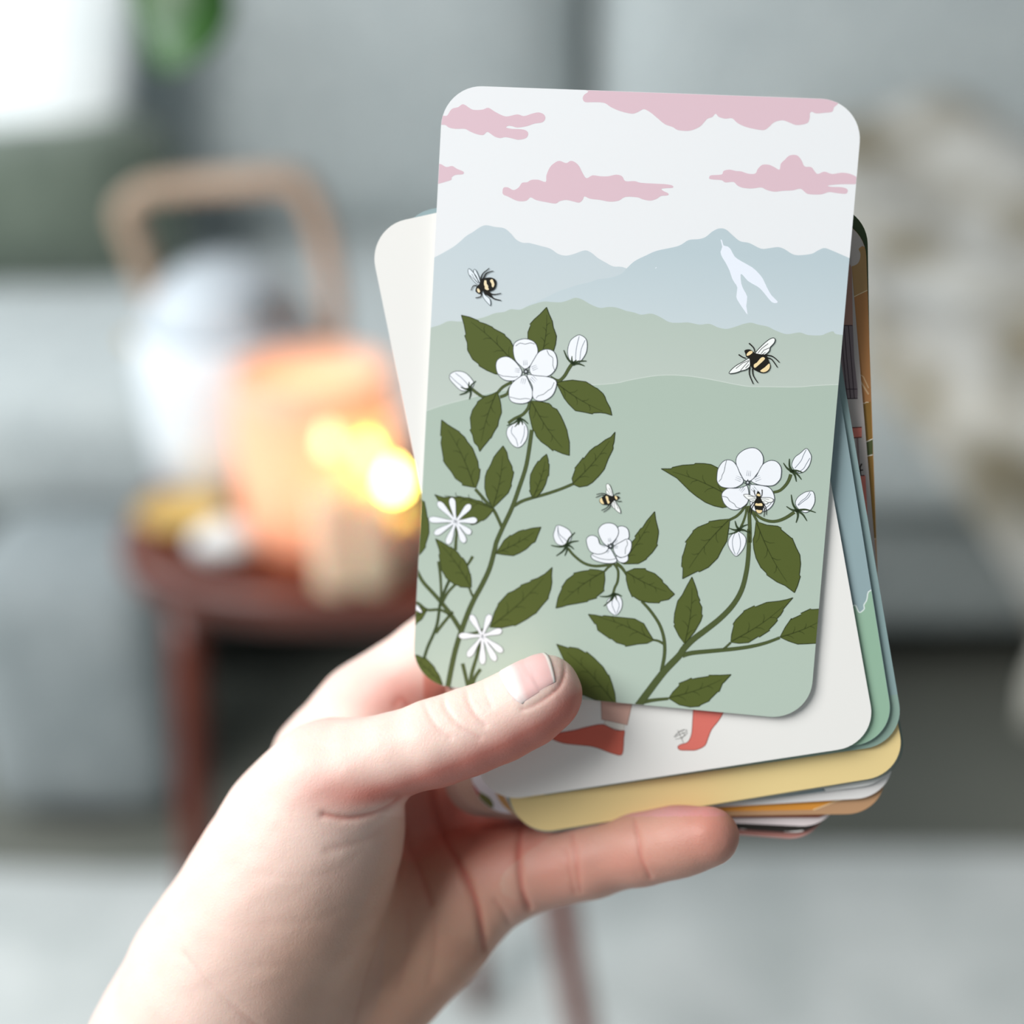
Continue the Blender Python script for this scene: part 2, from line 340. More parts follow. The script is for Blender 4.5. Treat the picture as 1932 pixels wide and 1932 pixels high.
class Card:
    def __init__(s, off, br=None, slope=None, label='', base=(238, 238, 236), name='picture_card', edge=(232, 232, 228)):
        s.off = off
        if br is None: O, U = P0.copy(), uC
        else:
            B = plane_pt(br[0], br[1], off); B2 = plane_pt(br[0]-500, br[1]-slope*500, off)
            U = (B-B2)/np.linalg.norm(B-B2); V = np.cross(nC, U); O = B - U*CW - V*CH
        V = np.cross(nC, U); s.O, s.U, s.V = O, U, V
        s.pln = (O, nC)
        # local frame: x right, y up, z to the camera, origin at the top left corner of the face
        o = c2w(*O); X = c2w(*(O+U))-o; Y = o-c2w(*(O+V)); Z = X.cross(Y)
        M = Matrix((X, Y, Z)).transposed().to_4x4(); M.translation = o
        ol = outline(); n = len(ol)
        Vv = [(x, -y, 0) for x, y in ol]+[(x, -y, -TH) for x, y in ol]
        Fc = [tuple(range(n))[::-1], tuple(range(n, 2*n))]+[(i, (i+1) % n, n+(i+1) % n, n+i) for i in range(n)]
        s.o = mesh_obj(name, Vv, Fc, [mat('card_face', base, .5, PG, Specular_IOR_Level=.25), mat('card_back', (236, 234, 230), .5, PG), mat('card_edge', edge, .6, PG)], mi=[0, 1]+[2]*n)
        s.o.matrix_world = M; tag(s.o, label, 'card', 'cards fanned in the hand')
    def loc(s, p):
        r = np.array([(p[0]-CC)/F, (p[1]-CC)/F, 1.0]); q = r*((s.O@nC)/(r@nC)) - s.O; return (float(q@s.U), float(q@s.V))
PG = 1.0
class Print:
    """one printed motif on a card: flat ink shapes, a few microns proud of the face"""
    def __init__(s, card, name, layer=1, label=None): s.c, s.name, s.L, s.V, s.F, s.M, s.mi, s.label = card, name, layer, [], [], [], [], label
    def _m(s, col, c2=None, y0=0, y1=1):
        m = mat('ink', col, .5, PG, Specular_IOR_Level=.25) if c2 is None else grad(col, c2, y0, y1)
        if m not in s.M: s.M.append(m)
        return s.M.index(m)
    def _add(s, q, col, sub, **k):
        q = clip(q, CONV)
        if len(q) < 3: return
        z = (s.L+sub*.25)*.000012; i0 = len(s.V); tri = tessellate_polygon([[Vector((x, -y, 0)) for x, y in q]])
        s.V += [(x, -y, z) for x, y in q]; mi = s._m(col, **k)
        for t in tri:
            a, b, c = [Vector(s.V[i0+i]) for i in t]
            t = t if (b-a).cross(c-a).z > 0 else t[::-1]
            s.F.append(tuple(i0+i for i in t)); s.mi.append(mi)
    def poly(s, P, col, sub=0, smooth=0, **k):
        if smooth: P = crom(P, smooth, True)
        s._add([s.c.loc(p) for p in P], col, sub, **k); return s
    def line(s, P, wpx, col, sub=1, smooth=0, closed=False):
        """stroke; wpx a width or a (start, end) pair, in pixels of the picture"""
        if smooth: P = crom(P, smooth, closed)
        Pm = np.array([s.c.loc(p) for p in P]); n = len(Pm)
        if closed: Pm = np.r_[Pm, Pm[:1]]; n += 1
        w0, w1 = wpx if isinstance(wpx, tuple) else (wpx, wpx); k = CW/775
        T = np.gradient(Pm, axis=0); T /= np.linalg.norm(T, axis=1)[:, None]+1e-12; N = np.c_[-T[:, 1], T[:, 0]]
        hw = (np.linspace(w0, w1, n)*k/2)[:, None]; A = Pm+N*hw; B = Pm-N*hw
        for i in range(n-1): s._add([tuple(A[i]), tuple(A[i+1]), tuple(B[i+1]), tuple(B[i])] if _ccw(A[i], A[i+1], B[i+1]) else [tuple(B[i]), tuple(B[i+1]), tuple(A[i+1]), tuple(A[i])], col, sub)
        return s
    def done(s):
        if s.F:
            o = mesh_obj(s.name, s.V, s.F, s.M, s.c.o, s.mi)
            if s.label: o['label'] = s.label
            return o
def _ccw(a, b, c): return (b[0]-a[0])*(c[1]-a[1])-(b[1]-a[1])*(c[0]-a[0]) > 0
def grad(c1, c2, y0, y1):
    """printed colour wash running down the card (local y, metres)"""
    key = ('grad', c1, c2, y0, y1)
    if key in _m: return _m[key]
    m = bpy.data.materials.new('ink_wash'); m.use_nodes = True; nt = m.node_tree; b = nt.nodes['Principled BSDF']; b.inputs['Roughness'].default_value = .5; b.inputs['Specular IOR Level'].default_value = .25
    tc = nt.nodes.new('ShaderNodeTexCoord'); sp = nt.nodes.new('ShaderNodeSeparateXYZ'); mr = nt.nodes.new('ShaderNodeMapRange'); mx = nt.nodes.new('ShaderNodeMix'); mx.data_type = 'RGBA'
    mr.inputs['From Min'].default_value = -y0; mr.inputs['From Max'].default_value = -y1; mx.inputs[6].default_value = rgb(c1, PG); mx.inputs[7].default_value = rgb(c2, PG)
    nt.links.new(tc.outputs['Object'], sp.inputs[0]); nt.links.new(sp.outputs['Y'], mr.inputs['Value']); nt.links.new(mr.outputs[0], mx.inputs[0]); nt.links.new(mx.outputs[2], b.inputs['Base Color'])
    _m[key] = m; return m
def R(ox, oy, s): return lambda P: [(ox+x*s, oy+y*s) for x, y in P]
ZA, ZB, ZC, ZE = R(760, 140, .24845), R(1180, 140, .24845), R(760, 540, .24845), R(740, 900, .24845)
ZD, ZF, ZH, ZI, ZJ, ZK = R(1180, 560, .26915), R(1180, 960, .28986), R(1350, 620, .07246), R(1340, 830, .11387), R(770, 920, .09834), R(800, 1280, .32091)
ZR, ZS, Z4 = R(1560, 380, .19674), R(1560, 740, .19674), R(1320, 1360, .21739)
Z8 = R(820, 1440, .14493)

# ---- the top card and its picture
INK = (38, 46, 42); LEAF = (86, 97, 44); LEAFL = (40, 50, 22); VEIN = (56, 66, 24); STEM = (80, 92, 52); PINK = (222, 192, 202); WHITE = (244, 247, 252)
top = Card(0, label='top card of the hand, green hills, pink clouds, white blossoms and bees', base=(236, 238, 240))
def cloud(P, **k): return Print(top, 'printed_cloud', 1).poly(P, PINK, smooth=3, **k).done()
cloud(ZA([(255,378),(265,310),(290,310),(335,315),(370,265),(420,250),(460,228),(520,265),(560,272),(610,268),(650,255),(700,285),(760,315),(800,320),(870,305),(920,318),(980,300),(1030,290),(1070,305),(1082,335),(1060,365),(1000,375),(940,395),(870,405),(830,395),(800,392),(785,405),(830,415),(900,418),(940,430),(952,455),(935,485),(880,498),(840,490),(780,478),(740,485),(700,475),(670,455),(640,438),(610,462),(560,455),(510,435),(470,415),(400,415),(350,405),(320,385)]))
cloud(ZA([(1385,212),(1366,185),(1378,155),(1410,130),(1430,60)]) + ZB([(1560,60),(1600,180),(1615,222),(1585,250),(1570,285),(1520,292),(1450,298),(1415,285),(1400,300),(1400,330),(1385,368),(1340,383),(1290,385),(1240,365),(1190,350),(1130,365),(1085,405),(1045,425),(960,412),(900,395),(850,370),(810,335),(760,338),(710,325),(685,300),(660,325),(620,340),(580,385),(540,412),(480,430),(400,425),(360,402),(300,380),(250,340)]) + ZA([(1880,290),(1830,265),(1790,285),(1740,300),(1650,280),(1580,250),(1530,218),(1450,212)]))
cloud(ZA([(225,690),(285,682),(330,705),(375,697),(410,718),(460,740),(455,760),(400,765),(370,785),(370,800),(330,815),(225,830)]))
cloud(ZA([(757,895),(765,862),(800,860),(840,880),(880,860),(905,825),(945,820),(975,803),(1030,802),(1085,818),(1090,770),(1115,710),(1150,675),(1190,658),(1240,675),(1275,658),(1310,670),(1340,700),(1365,750),(1395,790),(1440,768),(1500,775),(1560,775),(1620,763),(1665,775),(1690,812),(1760,812),(1810,825),(1932,832)]) + ZB([(300,835),(355,845),(360,862),(320,865),(275,870),(285,885),(325,905),(320,920),(270,925),(240,945),(190,960),(130,950),(90,935)]) + ZA([(1690,932),(1640,960),(1570,968),(1500,955),(1420,945),(1380,928),(1365,955),(1340,975),(1300,968),(1240,955),(1190,965),(1160,982),(1090,972),(1010,955),(970,935),(940,960),(890,965),(850,955),(800,930),(765,915)]))
cloud(ZB([(636,785),(650,768),(730,762),(745,735),(790,725),(840,735),(880,738),(930,755),(985,755),(1005,720),(1040,688),(1090,688),(1130,705),(1170,725),(1180,680),(1210,650),(1245,618),(1300,615),(1335,650),(1360,700),(1410,705),(1435,735),(1460,758),(1510,740),(1570,758),(1640,748),(1710,758),(1765,790),(1765,832),(1640,835),(1540,845),(1560,855),(1640,858),(1680,870),(1688,890),(1670,908),(1600,902),(1545,895),(1490,912),(1420,913),(1375,905),(1330,870),(1270,882),(1200,885),(1130,892),(1070,878),(1030,860),(960,868),(890,862),(850,845),(820,818),(760,822),(730,805),(670,800),(640,795)]))
def hill(name, topline, c1, c2, y0, y1, L, rim=None, low=(1640, 1400)):
    T = crom(topline, 4); p = Print(top, name, L)
    p.poly([tuple(q) for q in T] + [(1700, low[0]), (700, low[0])], c1, c2=c2, y0=y0, y1=y1)
    if rim: p.line(T, 1.6, rim, sub=1)
    return p.done()
hill('printed_mountain', ZA([(150,1425),(225,1398),(300,1360),(400,1300),(480,1230),(530,1200),(590,1160),(635,1147),(700,1160),(770,1170),(820,1210),(860,1255),(910,1280),(960,1282),(1050,1305),(1120,1325),(1180,1365),(1240,1378),(1300,1365),(1380,1338),(1430,1355),(1480,1395),(1540,1430),(1600,1460),(1700,1475),(1900,1600)]), (198, 211, 217), (206, 216, 219), .025, .042, 2, low=(720, 0))
m2 = Print(top, 'printed_mountain', 3)
m2.poly(crom(ZA([(900,1790),(960,1752),(1000,1735),(1100,1690),(1180,1650),(1240,1630),(1330,1600),(1420,1580),(1480,1558),(1580,1545),(1660,1515),(1700,1475),(1760,1420),(1850,1375)]) + ZB([(242,1340),(400,1305),(480,1260),(560,1252),(610,1235),(660,1195),(710,1172),(760,1178),(810,1220),(870,1268),(940,1282),(1030,1325),(1100,1320),(1160,1313),(1210,1330),(1260,1362),(1310,1375),(1410,1365),(1460,1340),(1510,1320),(1570,1340),(1640,1370),(1720,1405)]), 4) + [(1640, 720), (980, 720)], (189, 205, 211), c2=(204, 216, 220), y0=.028, y1=.044)
m2.poly(ZB([(722,1255),(735,1265),(745,1300),(775,1308),(800,1330),(830,1385),(880,1420),(960,1465),(1010,1510),(1045,1555),(1075,1620),(1110,1680),(1155,1725),(1145,1738),(1110,1730),(1060,1670),(1020,1625),(980,1600),(930,1570),(895,1530),(875,1520),(880,1590),(900,1640),(925,1690),(918,1760),(928,1825),(900,1790),(860,1730),(842,1690),(850,1620),(830,1585),(810,1550),(790,1490),(760,1430),(735,1390),(722,1350),(735,1310)]), (236, 242, 252), sub=1, smooth=2)
m2.poly(ZB([(226,1473),(234,1464),(237,1467),(229,1477)]), (236, 242, 250), sub=1); m2.done()
hill('printed_hill', ZC([(140,345),(195,320),(280,295),(350,265),(440,268),(580,245),(640,228),(700,205),(770,195),(820,175),(890,178),(960,148),(1060,118),(1130,120),(1200,122),(1260,105),(1310,88),(1360,100),(1430,140),(1500,165),(1560,158),(1620,162),(1690,185)]) + ZD([(0,98),(60,110),(110,125),(180,118),(240,140),(310,178),(380,182),(440,180),(520,195),(590,190),(650,215),(710,225),(770,210),(830,190),(880,182),(930,195),(1000,210),(1050,235),(1130,262),(1220,250),(1280,268),(1370,270),(1410,255),(1455,242),(1480,262),(1600,272)]), (184, 198, 188), (196, 206, 198), .040, .060, 4)
hill('printed_hill', ZC([(100,968),(165,950),(300,905),(430,870),(560,835),(700,800),(950,770),(1150,755),(1300,752),(1440,748),(1560,742),(1650,730)]) + ZD([(0,590),(100,570),(220,552),(330,548),(440,555),(560,572),(680,595),(780,615),(870,628),(1000,630),(1200,632),(1330,622),(1480,615),(1600,612)]), (177, 194, 181), (184, 200, 187), .055, .10, 5, rim=(206, 216, 208))

def bez_side(b, t, k, fr, sgn):
    bx, by = b; tx, ty = t; mx, my = bx+(tx-bx)*fr, by+(ty-by)*fr; dx, dy = tx-bx, ty-by
    return (mx, my), (mx+dx*k*.8 - sgn*dy*k, my+dy*k*.8 + sgn*dx*k)
def leafp(P, base, tip, L=8, card=None, col=LEAF):
    p = Print(card or top, 'printed_leaf', L); p.poly(P, col); p.line(P, 1.5, LEAFL, closed=True)
    (bx, by), (tx, ty) = base, tip; D = (tx-bx, ty-by); bow = .04
    mid = [(bx+D[0]*t - D[1]*bow*math.sin(PI*t), by+D[1]*t + D[0]*bow*math.sin(PI*t)) for t in np.linspace(0.02, .84, 8)]
    p.line(mid, (2.2, .8), VEIN)
    for i, (fr, sg) in enumerate(((.22, 1), (.34, -1), (.46, 1), (.58, -1), (.70, 1))):
        bb = [(x) for x in mid][min(7, int(fr*8))]; k = .13*(1-fr*.6)
        e = (bb[0]+D[0]*k*.85 - sg*D[1]*k, bb[1]+D[1]*k*.85 + sg*D[0]*k); c = ((bb[0]+e[0])/2+D[0]*.02, (bb[1]+e[1])/2+D[1]*.02)
        p.line([bb, c, e], (1.5, .7), VEIN)
    return p.done()
LV = [
 (ZC, [(445,220),(510,235),(575,262),(580,272),(625,285),(680,310),(690,322),(735,345),(772,365),(778,378),(815,410),(850,480),(860,600),(790,680),(700,665),(640,640),(580,605),(576,590),(530,555),(500,500),(492,485),(490,430),(470,375),(480,365),(465,290)], (860,600), 0),
 (ZC, [(1092,160),(1110,210),(1135,265),(1142,310),(1150,330),(1167,380),(1160,440),(1145,490),(1100,540),(1020,500),(975,440),(950,400),(950,350),(972,295),(964,290),(1000,250),(1040,215)], (1060,510), 0),
 (ZC, [(1588,980),(1575,925),(1545,870),(1535,840),(1520,815),(1475,775),(1462,770),(1430,750),(1390,725),(1330,718),(1290,712),(1210,722),(1165,735),(1190,780),(1225,850),(1260,895),(1300,935),(1310,945),(1370,955),(1440,970),(1448,962),(1500,960),(1540,965)], (1165,735), 0),
 (ZC, [(585,1255),(570,1215),(545,1190),(540,1178),(530,1130),(510,1090),(520,1082),(512,1000),(530,940),(565,890),(567,878),(620,840),(680,820),(715,800),(735,850),(745,900),(750,960),(728,1020),(722,1060),(690,1110),(672,1150),(662,1156),(640,1185),(610,1220)], (715,800), 0),
 (ZC, [(1265,1285),(1210,1270),(1148,1242),(1140,1250),(1100,1215),(1050,1180),(1015,1140),(1000,1100),(988,1092),(975,1040),(958,960),(975,870),(1040,875),(1110,890),(1128,905),(1135,918),(1170,935),(1200,985),(1225,1040),(1245,1090),(1255,1140),(1265,1185)], (975,870), 0),
 (ZC, [(295,1015),(340,1050),(380,1075),(430,1105),(436,1116),(470,1145),(490,1180),(530,1230),(550,1280),(570,1330),(576,1382),(588,1388),(580,1460),(555,1530),(500,1520),(450,1510),(452,1496),(400,1460),(370,1410),(330,1360),(308,1325),(310,1310),(300,1250),(290,1190),(297,1140),(287,1136)], (545,1530), 0),
 (ZC, [(762,1212),(790,1260),(800,1310),(830,1370),(832,1398),(843,1410),(835,1450),(822,1500),(826,1512),(800,1570),(750,1620),(720,1650),(685,1685),(660,1640),(635,1590),(622,1530),(625,1450),(640,1400),(648,1392),(670,1350),(690,1300),(720,1260)], (685,1680), 0),
 (ZC, [(1092,1275),(1105,1320),(1105,1345),(1112,1350),(1108,1440),(1100,1444),(1085,1500),(1060,1550),(1020,1600),(985,1605),(960,1550),(968,1545),(965,1490),(970,1430),(1000,1370),(1030,1325),(1036,1330),(1060,1300)], (990,1605), 0),
 (ZC, [(1612,1107),(1605,1180),(1596,1210),(1598,1232),(1590,1250),(1560,1310),(1530,1390),(1490,1440),(1440,1490),(1400,1515),(1340,1525),(1295,1505),(1285,1460),(1310,1390),(1305,1382),(1340,1340),(1370,1300),(1372,1312),(1420,1250),(1460,1218),(1480,1210),(1540,1165),(1580,1145)], (1290,1500), 0),
 (ZJ, [(510,130),(600,165),(690,190),(760,180),(940,182),(950,168),(990,168),(1080,190),(1170,195),(1260,225),(1340,250),(1360,245),(1430,280),(1520,330),(1620,380),(1640,420),(1580,500),(1500,590),(1432,634),(1415,625),(1310,690),(1220,712),(1180,690),(1100,680),(900,640),(780,520),(650,360),(590,260)], (1630,400), 0),
 (ZJ, [(150,60),(225,150),(280,260),(310,262),(340,400),(365,560),(378,580),(400,700),(400,820),(405,860),(370,980),(330,1100),(340,1130),(260,1240),(160,1340),(60,1360),(0,700)], (60,1330), 0),
 (ZJ, [(525,980),(650,1040),(800,1140),(825,1138),(880,1180),(960,1250),(1020,1340),(1045,1342),(1090,1400),(1130,1470),(1160,1560),(1180,1640),(1195,1650),(1210,1750),(1215,1910),(1150,1915),(995,1905),(980,1885),(880,1850),(770,1770),(710,1710),(712,1695),(640,1580),(620,1460),(590,1280),(610,1270),(595,1180)], (1205,1905), 0),
 (ZE, [(1130,380),(1090,480),(1085,492),(1060,505),(1020,545),(970,575),(920,597),(850,590),(780,580),(820,530),(850,480),(900,440),(905,445),(960,412),(1000,400),(1004,404),(1060,388)], (780,580), 0),
 (ZE, [(1215,685),(1210,745),(1213,800),(1205,850),(1185,910),(1188,918),(1130,985),(1090,1035),(1070,1045),(1020,1080),(930,1130),(920,1125),(830,1145),(740,1140),(760,1090),(775,1030),(805,970),(800,968),(870,892),(878,882),(920,865),(975,830),(977,820),(1050,795),(1052,785),(1110,765),(1116,760),(1160,735)], (740,1140), 0),
 (ZE, [(120,1335),(160,1346),(200,1355),(250,1380),(256,1375),(310,1430),(325,1450),(328,1462),(360,1510),(385,1575),(300,1590),(200,1560),(120,1500),(90,1400)], (385,1575), 1),
 (ZE, [(120,955),(160,975),(200,985),(240,990),(265,1010),(225,1080),(190,1105),(184,1115),(145,1150),(110,1150)], (265,1010), 0),
 (ZE, [(1243,995),(1258,920),(1265,900),(1290,845),(1286,838),(1325,780),(1380,740),(1375,730),(1440,715),(1492,708),(1500,700),(1560,704),(1612,715),(1615,780),(1605,850),(1610,862),(1550,910),(1555,918),(1490,935),(1482,945),(1400,960),(1330,972),(1290,985)], (1610,715), 0),
 (ZF, [(320,555),(285,520),(270,500),(245,480),(238,462),(190,420),(135,400),(130,388),(60,388),(5,410),(5,460),(20,520),(45,575),(50,568),(90,595),(150,610),(220,612),(228,600),(280,590)], (5,410), 0),
 (ZD, [(205,1505),(212,1560),(222,1600),(232,1640),(232,1660),(220,1730),(225,1740),(190,1790),(150,1830),(145,1840),(90,1870),(-10,1872),(-28,1868),(20,1790),(45,1720),(72,1690),(65,1680),(110,1620),(118,1620),(150,1570)], (-28,1866), 0),
 (ZF, [(-242,686),(-200,690),(-150,700),(-140,694),(-90,700),(-40,705),(60,715),(110,742),(118,744),(150,800),(185,855),(140,875),(80,880),(0,895),(-5,885),(-60,870),(-90,845),(-100,846),(-147,813),(-180,790),(-190,750),(-200,748)], (185,855), 0),
 (ZE, [(1248,1268),(1340,1298),(1345,1290),(1410,1300),(1470,1335),(1475,1325),(1530,1370),(1600,1440),(1640,1505),(1645,1500),(1670,1570),(1690,1640),(1700,1712),(1560,1700),(1440,1650),(1380,1520),(1300,1380)], (1690,1720), 0),
 (ZD, [(250,1205),(320,1205),(330,1195),(400,1180),(480,1175),(490,1167),(550,1168),(600,1175),(650,1200),(700,1270),(720,1350),(730,1470),(680,1478),(620,1465),(560,1440),(500,1400),(450,1360),(400,1310),(360,1270),(300,1235)], (735,1400), 0),
 (ZF, [(372,455),(375,385),(365,375),(370,310),(378,290),(398,220),(388,218),(440,150),(437,145),(470,120),(540,92),(545,82),(610,72),(680,65),(672,130),(662,200),(660,210),(630,260),(600,320),(590,330),(540,380),(480,410),(470,405),(420,430)], (680,65), 0),
 (ZF, [(1100,545),(1040,500),(985,475),(920,430),(918,418),(880,380),(850,320),(835,260),(830,200),(840,170),(850,80),(920,105),(990,112),(1015,125),(1010,132),(1080,190),(1085,190),(1110,250),(1135,300),(1140,360),(1132,430),(1138,440),(1120,500)], (850,80), 0),
 (ZF, [(433,443),(455,500),(468,540),(470,560),(485,595),(480,605),(498,640),(495,685),(502,692),(490,730),(450,800),(385,880),(350,830),(325,780),(315,760),(322,752),(315,740),(320,680),(340,600),(370,560),(400,500)], (385,880), 0),
 (ZF, [(1090,578),(1050,625),(1025,655),(1028,660),(1010,690),(985,715),(990,725),(970,750),(935,785),(940,790),(870,835),(868,828),(800,870),(740,875),(685,868),(690,820),(705,760),(700,750),(720,720),(770,670),(768,665),(840,630),(845,638),(920,608),(1000,600),(1050,590)], (685,865), 0),
 (ZF, [(1320,700),(1290,650),(1210,655),(1205,650),(1140,680),(1145,688),(1075,720),(1080,712),(1040,770),(1005,835),(1060,860),(1120,880),(1180,878),(1290,872)], (1005,835), 0),
 (ZF, [(688,1078),(640,1130),(632,1135),(610,1190),(600,1190),(550,1240),(545,1250),(490,1275),(480,1285),(420,1290),(350,1275),(280,1232),(310,1190),(350,1150),(348,1135),(400,1115),(430,1100),(435,1108),(470,1100),(540,1090),(543,1082),(620,1082)], (280,1230), 0)]
TIPS = {10: ((60, -1340)), 26: None}
for i, (Z, P, base, ti) in enumerate(LV):
    t = Z([P[ti]])[0]; b = Z([base])[0]
    if i == 10: t = (782, 905)
    if i == 14: t = (765, 1232)
    if i == 15: t = (760, 1180)
    leafp(Z(P), b, t, 8)
def stem(Z, P, wd, L=6, n=4, col=STEM, nm='printed_stem'):
    p = Print(top, nm, L); Q2 = Z(P); wo = (wd[0]+1.6, wd[1]+1.6) if isinstance(wd, tuple) else wd+1.6
    p.line(Q2, wo, (56, 66, 38), sub=0, smooth=n); p.line(Q2, wd, col, sub=1, smooth=n); return p.done()
stem(ZC, [(980,1090),(940,1350),(880,1540),(830,1680),(760,1830),(712,1940),(700,1990),(660,2140),(600,2270),(540,2380),(480,2520),(400,2760),(340,3050)], (6, 9), 7)
stem(ZC, [(550,1540),(620,1620),(690,1700),(735,1790),(752,1830)], (4.5, 5)); stem(ZC, [(845,1668),(900,1635),(970,1610),(1080,1580),(1200,1540),(1295,1500)], (5, 4))
stem(ZE, [(585,840),(605,890),(628,930)], (3, 3.5)); stem(ZE, [(180,690),(230,790),(310,880),(380,960),(450,1050),(525,1170)], (5, 8)); 
stem(ZJ, [(930,760),(930,900),(920,1000),(910,1200)], (2.5, 5)); stem(ZE, [(470,640),(450,740),(400,860),(365,960),(345,1100),(315,1190),(270,1290),(240,1385)], (4, 4.5), 7, col=(66, 80, 44))
stem(ZE, [(352,640),(365,740),(372,860),(370,950)], (4.5, 3)); stem(ZE, [(612,602),(590,640),(570,670)], (4.5, 3)); stem(ZE, [(480,815),(420,880),(370,975)], (3.5, 4.5))
stem(ZE, [(462,1022),(400,1095),(330,1185)], (4, 5)); stem(ZE, [(150,945),(200,960),(265,1008),(350,1006),(400,1022),(440,1050)], (4, 4))
stem(ZE, [(670,1240),(640,1370),(605,1490),(588,1610)], (4, 7)); stem(ZE, [(535,1415),(555,1500),(580,1610)], (6, 6)); stem(ZE, [(672,1458),(630,1520),(600,1610)], (5, 6)); stem(ZE, [(710,1145),(640,1180),(560,1195)], (3, 4))
stem(ZC, [(1120,690),(1180,718),(1225,685),(1258,630),(1285,590)], (4.5, 5)); stem(ZC, [(830,728),(760,765),(700,825),(620,842),(565,812),(525,780)], (4, 4.5)); stem(ZC, [(860,715),(815,775),(790,820),(738,842)], (4.5, 4.5)); stem(ZC, [(965,875),(952,925),(910,975),(850,1005),(800,1040)], (5, 4))
stem(ZE, [(1335,540),(1375,590),(1450,650),(1530,675),(1620,670),(1690,655)], (3.5, 4)); stem(ZE, [(1685,660),(1715,710),(1712,790),(1690,840),(1678,885)], (3.5, 3.5)); stem(ZE, [(1700,655),(1745,690),(1785,750)], (6, 3)); stem(ZE, [(1612,716),(1640,685),(1665,668)], (2.5, 4))
stem(ZF, [(105,600),(160,660),(215,740),(243,810),(255,880),(253,960),(235,1055)], (4, 5.5)); stem(ZF, [(182,853),(215,860),(248,878)], (2.5, 4))
stem(ZI, [(640,1090),(648,1250),(655,1500),(655,1700)], (5, 6), 7); 
stem(ZF, [(805,130),(800,300),(785,420),(755,530),(700,625),(620,710),(520,790),(440,850),(380,910),(350,955),(250,1060),(150,1190),(80,1285)], (6, 13), 7)
stem(ZF, [(370,955),(430,938),(560,925),(700,912),(820,895),(920,870),(1005,838)], (8, 4)); stem(ZF, [(638,912),(662,892),(685,870)], (2.5, 3)); stem(ZF, [(383,880),(378,905),(365,935)], (4, 6)); stem(ZF, [(95,1262),(180,1245),(280,1235)], (7, 4))
stem(ZI, [(600,1050),(530,1170),(440,1260),(370,1300),(300,1335)], (3.5, 3.5)); stem(ZI, [(600,1100),(590,1220),(550,1350),(500,1460)], (2.5, 3)); stem(ZI, [(690,1140),(800,1270),(950,1340),(1100,1345),(1250,1290),(1395,1195)], (3.5, 5)); stem(ZI, [(650,1120),(730,1260),(800,1390)], (3.5, 3)); stem(ZI, [(1045,868),(1150,840),(1240,760),(1300,670),(1335,570)], (3.5, 5))

def blossom(Z, petals, c, L=11):
    p = Print(top, 'printed_blossom', L); k = 0
    for P, ruf in petals:
        Q2 = Z(P); p.poly(Q2, WHITE, sub=k, smooth=5); p.line(Q2, 1.3, (74, 82, 88), sub=k+1, smooth=5, closed=True)
        if ruf: p.line(Z(ruf), 1.1, (90, 98, 104), sub=k+1, smooth=2)
        k += 2
        cx, cy = Z([c])[0]; m = np.mean(Q2, axis=0)
        for j in (-1, 0, 1):
            a = np.array([cx, cy])*.66 + m*.34; d = (m-np.array([cx, cy])); nn = np.array([-d[1], d[0]])
            a = a + nn*.09*j; p.line([tuple(a), tuple(a+d*.28)], (1.1, .5), (150, 158, 168), sub=k)
    cx, cy = Z([c])[0]
    for j in range(7):
        a = j*.9; p.line([(cx+3*math.cos(a), cy+3*math.sin(a)), (cx+7*math.cos(a+.3), cy+6*math.sin(a+.3))], 1.5, (52, 60, 62), sub=k+1)
    p.poly([(cx+4.5*math.cos(a), cy+4.5*math.sin(a)) for a in np.linspace(0, 2*PI, 9)[:-1]], (70, 78, 80), sub=k+1); p.poly([(cx+2*math.cos(a), cy+2*math.sin(a)) for a in np.linspace(0, 2*PI, 7)[:-1]], (214, 218, 222), sub=k+2)
    return p.done()
blossom(ZC, [([(840,500),(845,440),(880,410),(940,400),(1000,425),(1025,480),(1015,540),(970,600),(930,628),(890,600),(855,560)], [(858,455),(890,432),(930,440),(970,430),(1002,440)]),
 ([(962,628),(1000,550),(1035,500),(1090,478),(1145,495),(1170,550),(1165,620),(1120,675),(1060,690),(990,680)], [(1095,485),(1110,520),(1140,545),(1140,600),(1155,640)]),
 ([(905,650),(870,590),(820,545),(770,535),(720,560),(708,610),(725,670),(770,710),(830,718),(880,700)], [(728,668),(760,682),(800,685),(840,690),(875,685)]),
 ([(925,675),(860,710),(815,760),(805,820),(820,870),(870,890),(930,888),(975,860),(985,800),(960,730)], [(812,840),(850,850),(890,858),(930,852),(968,858)]),
 ([(945,675),(985,760),(985,830),(1010,865),(1070,870),(1130,835),(1160,780),(1165,720),(1110,690),(1020,680)], [(1012,852),(1030,832),(1070,820),(1105,790),(1130,775),(1150,730)])], (935,648))
blossom(ZE, [([(1715,380),(1750,372),(1785,390),(1798,430),(1790,470),(1720,510),(1675,515),(1700,470),(1718,420)], None),
 ([(1700,600),(1740,612),(1785,590),(1790,630),(1760,650),(1720,640)], None),
 ([(1510,595),(1530,580),(1600,570),(1650,540),(1690,600),(1705,630),(1690,650),(1630,655),(1560,640),(1520,620)], [(1520,592),(1560,612),(1600,622),(1650,628),(1700,618)]),
 ([(1690,520),(1740,490),(1785,470),(1815,490),(1815,540),(1790,590),(1740,610),(1700,590),(1680,550)], [(1780,478),(1788,510),(1772,540),(1770,585)]),
 ([(1475,490),(1485,455),(1520,442),(1560,460),(1580,510),(1640,530),(1620,570),(1560,585),(1500,560)], None),
 ([(1565,410),(1590,365),(1640,348),(1690,360),(1718,400),(1710,450),(1670,500),(1630,520),(1590,480)], None)], (1658,524))
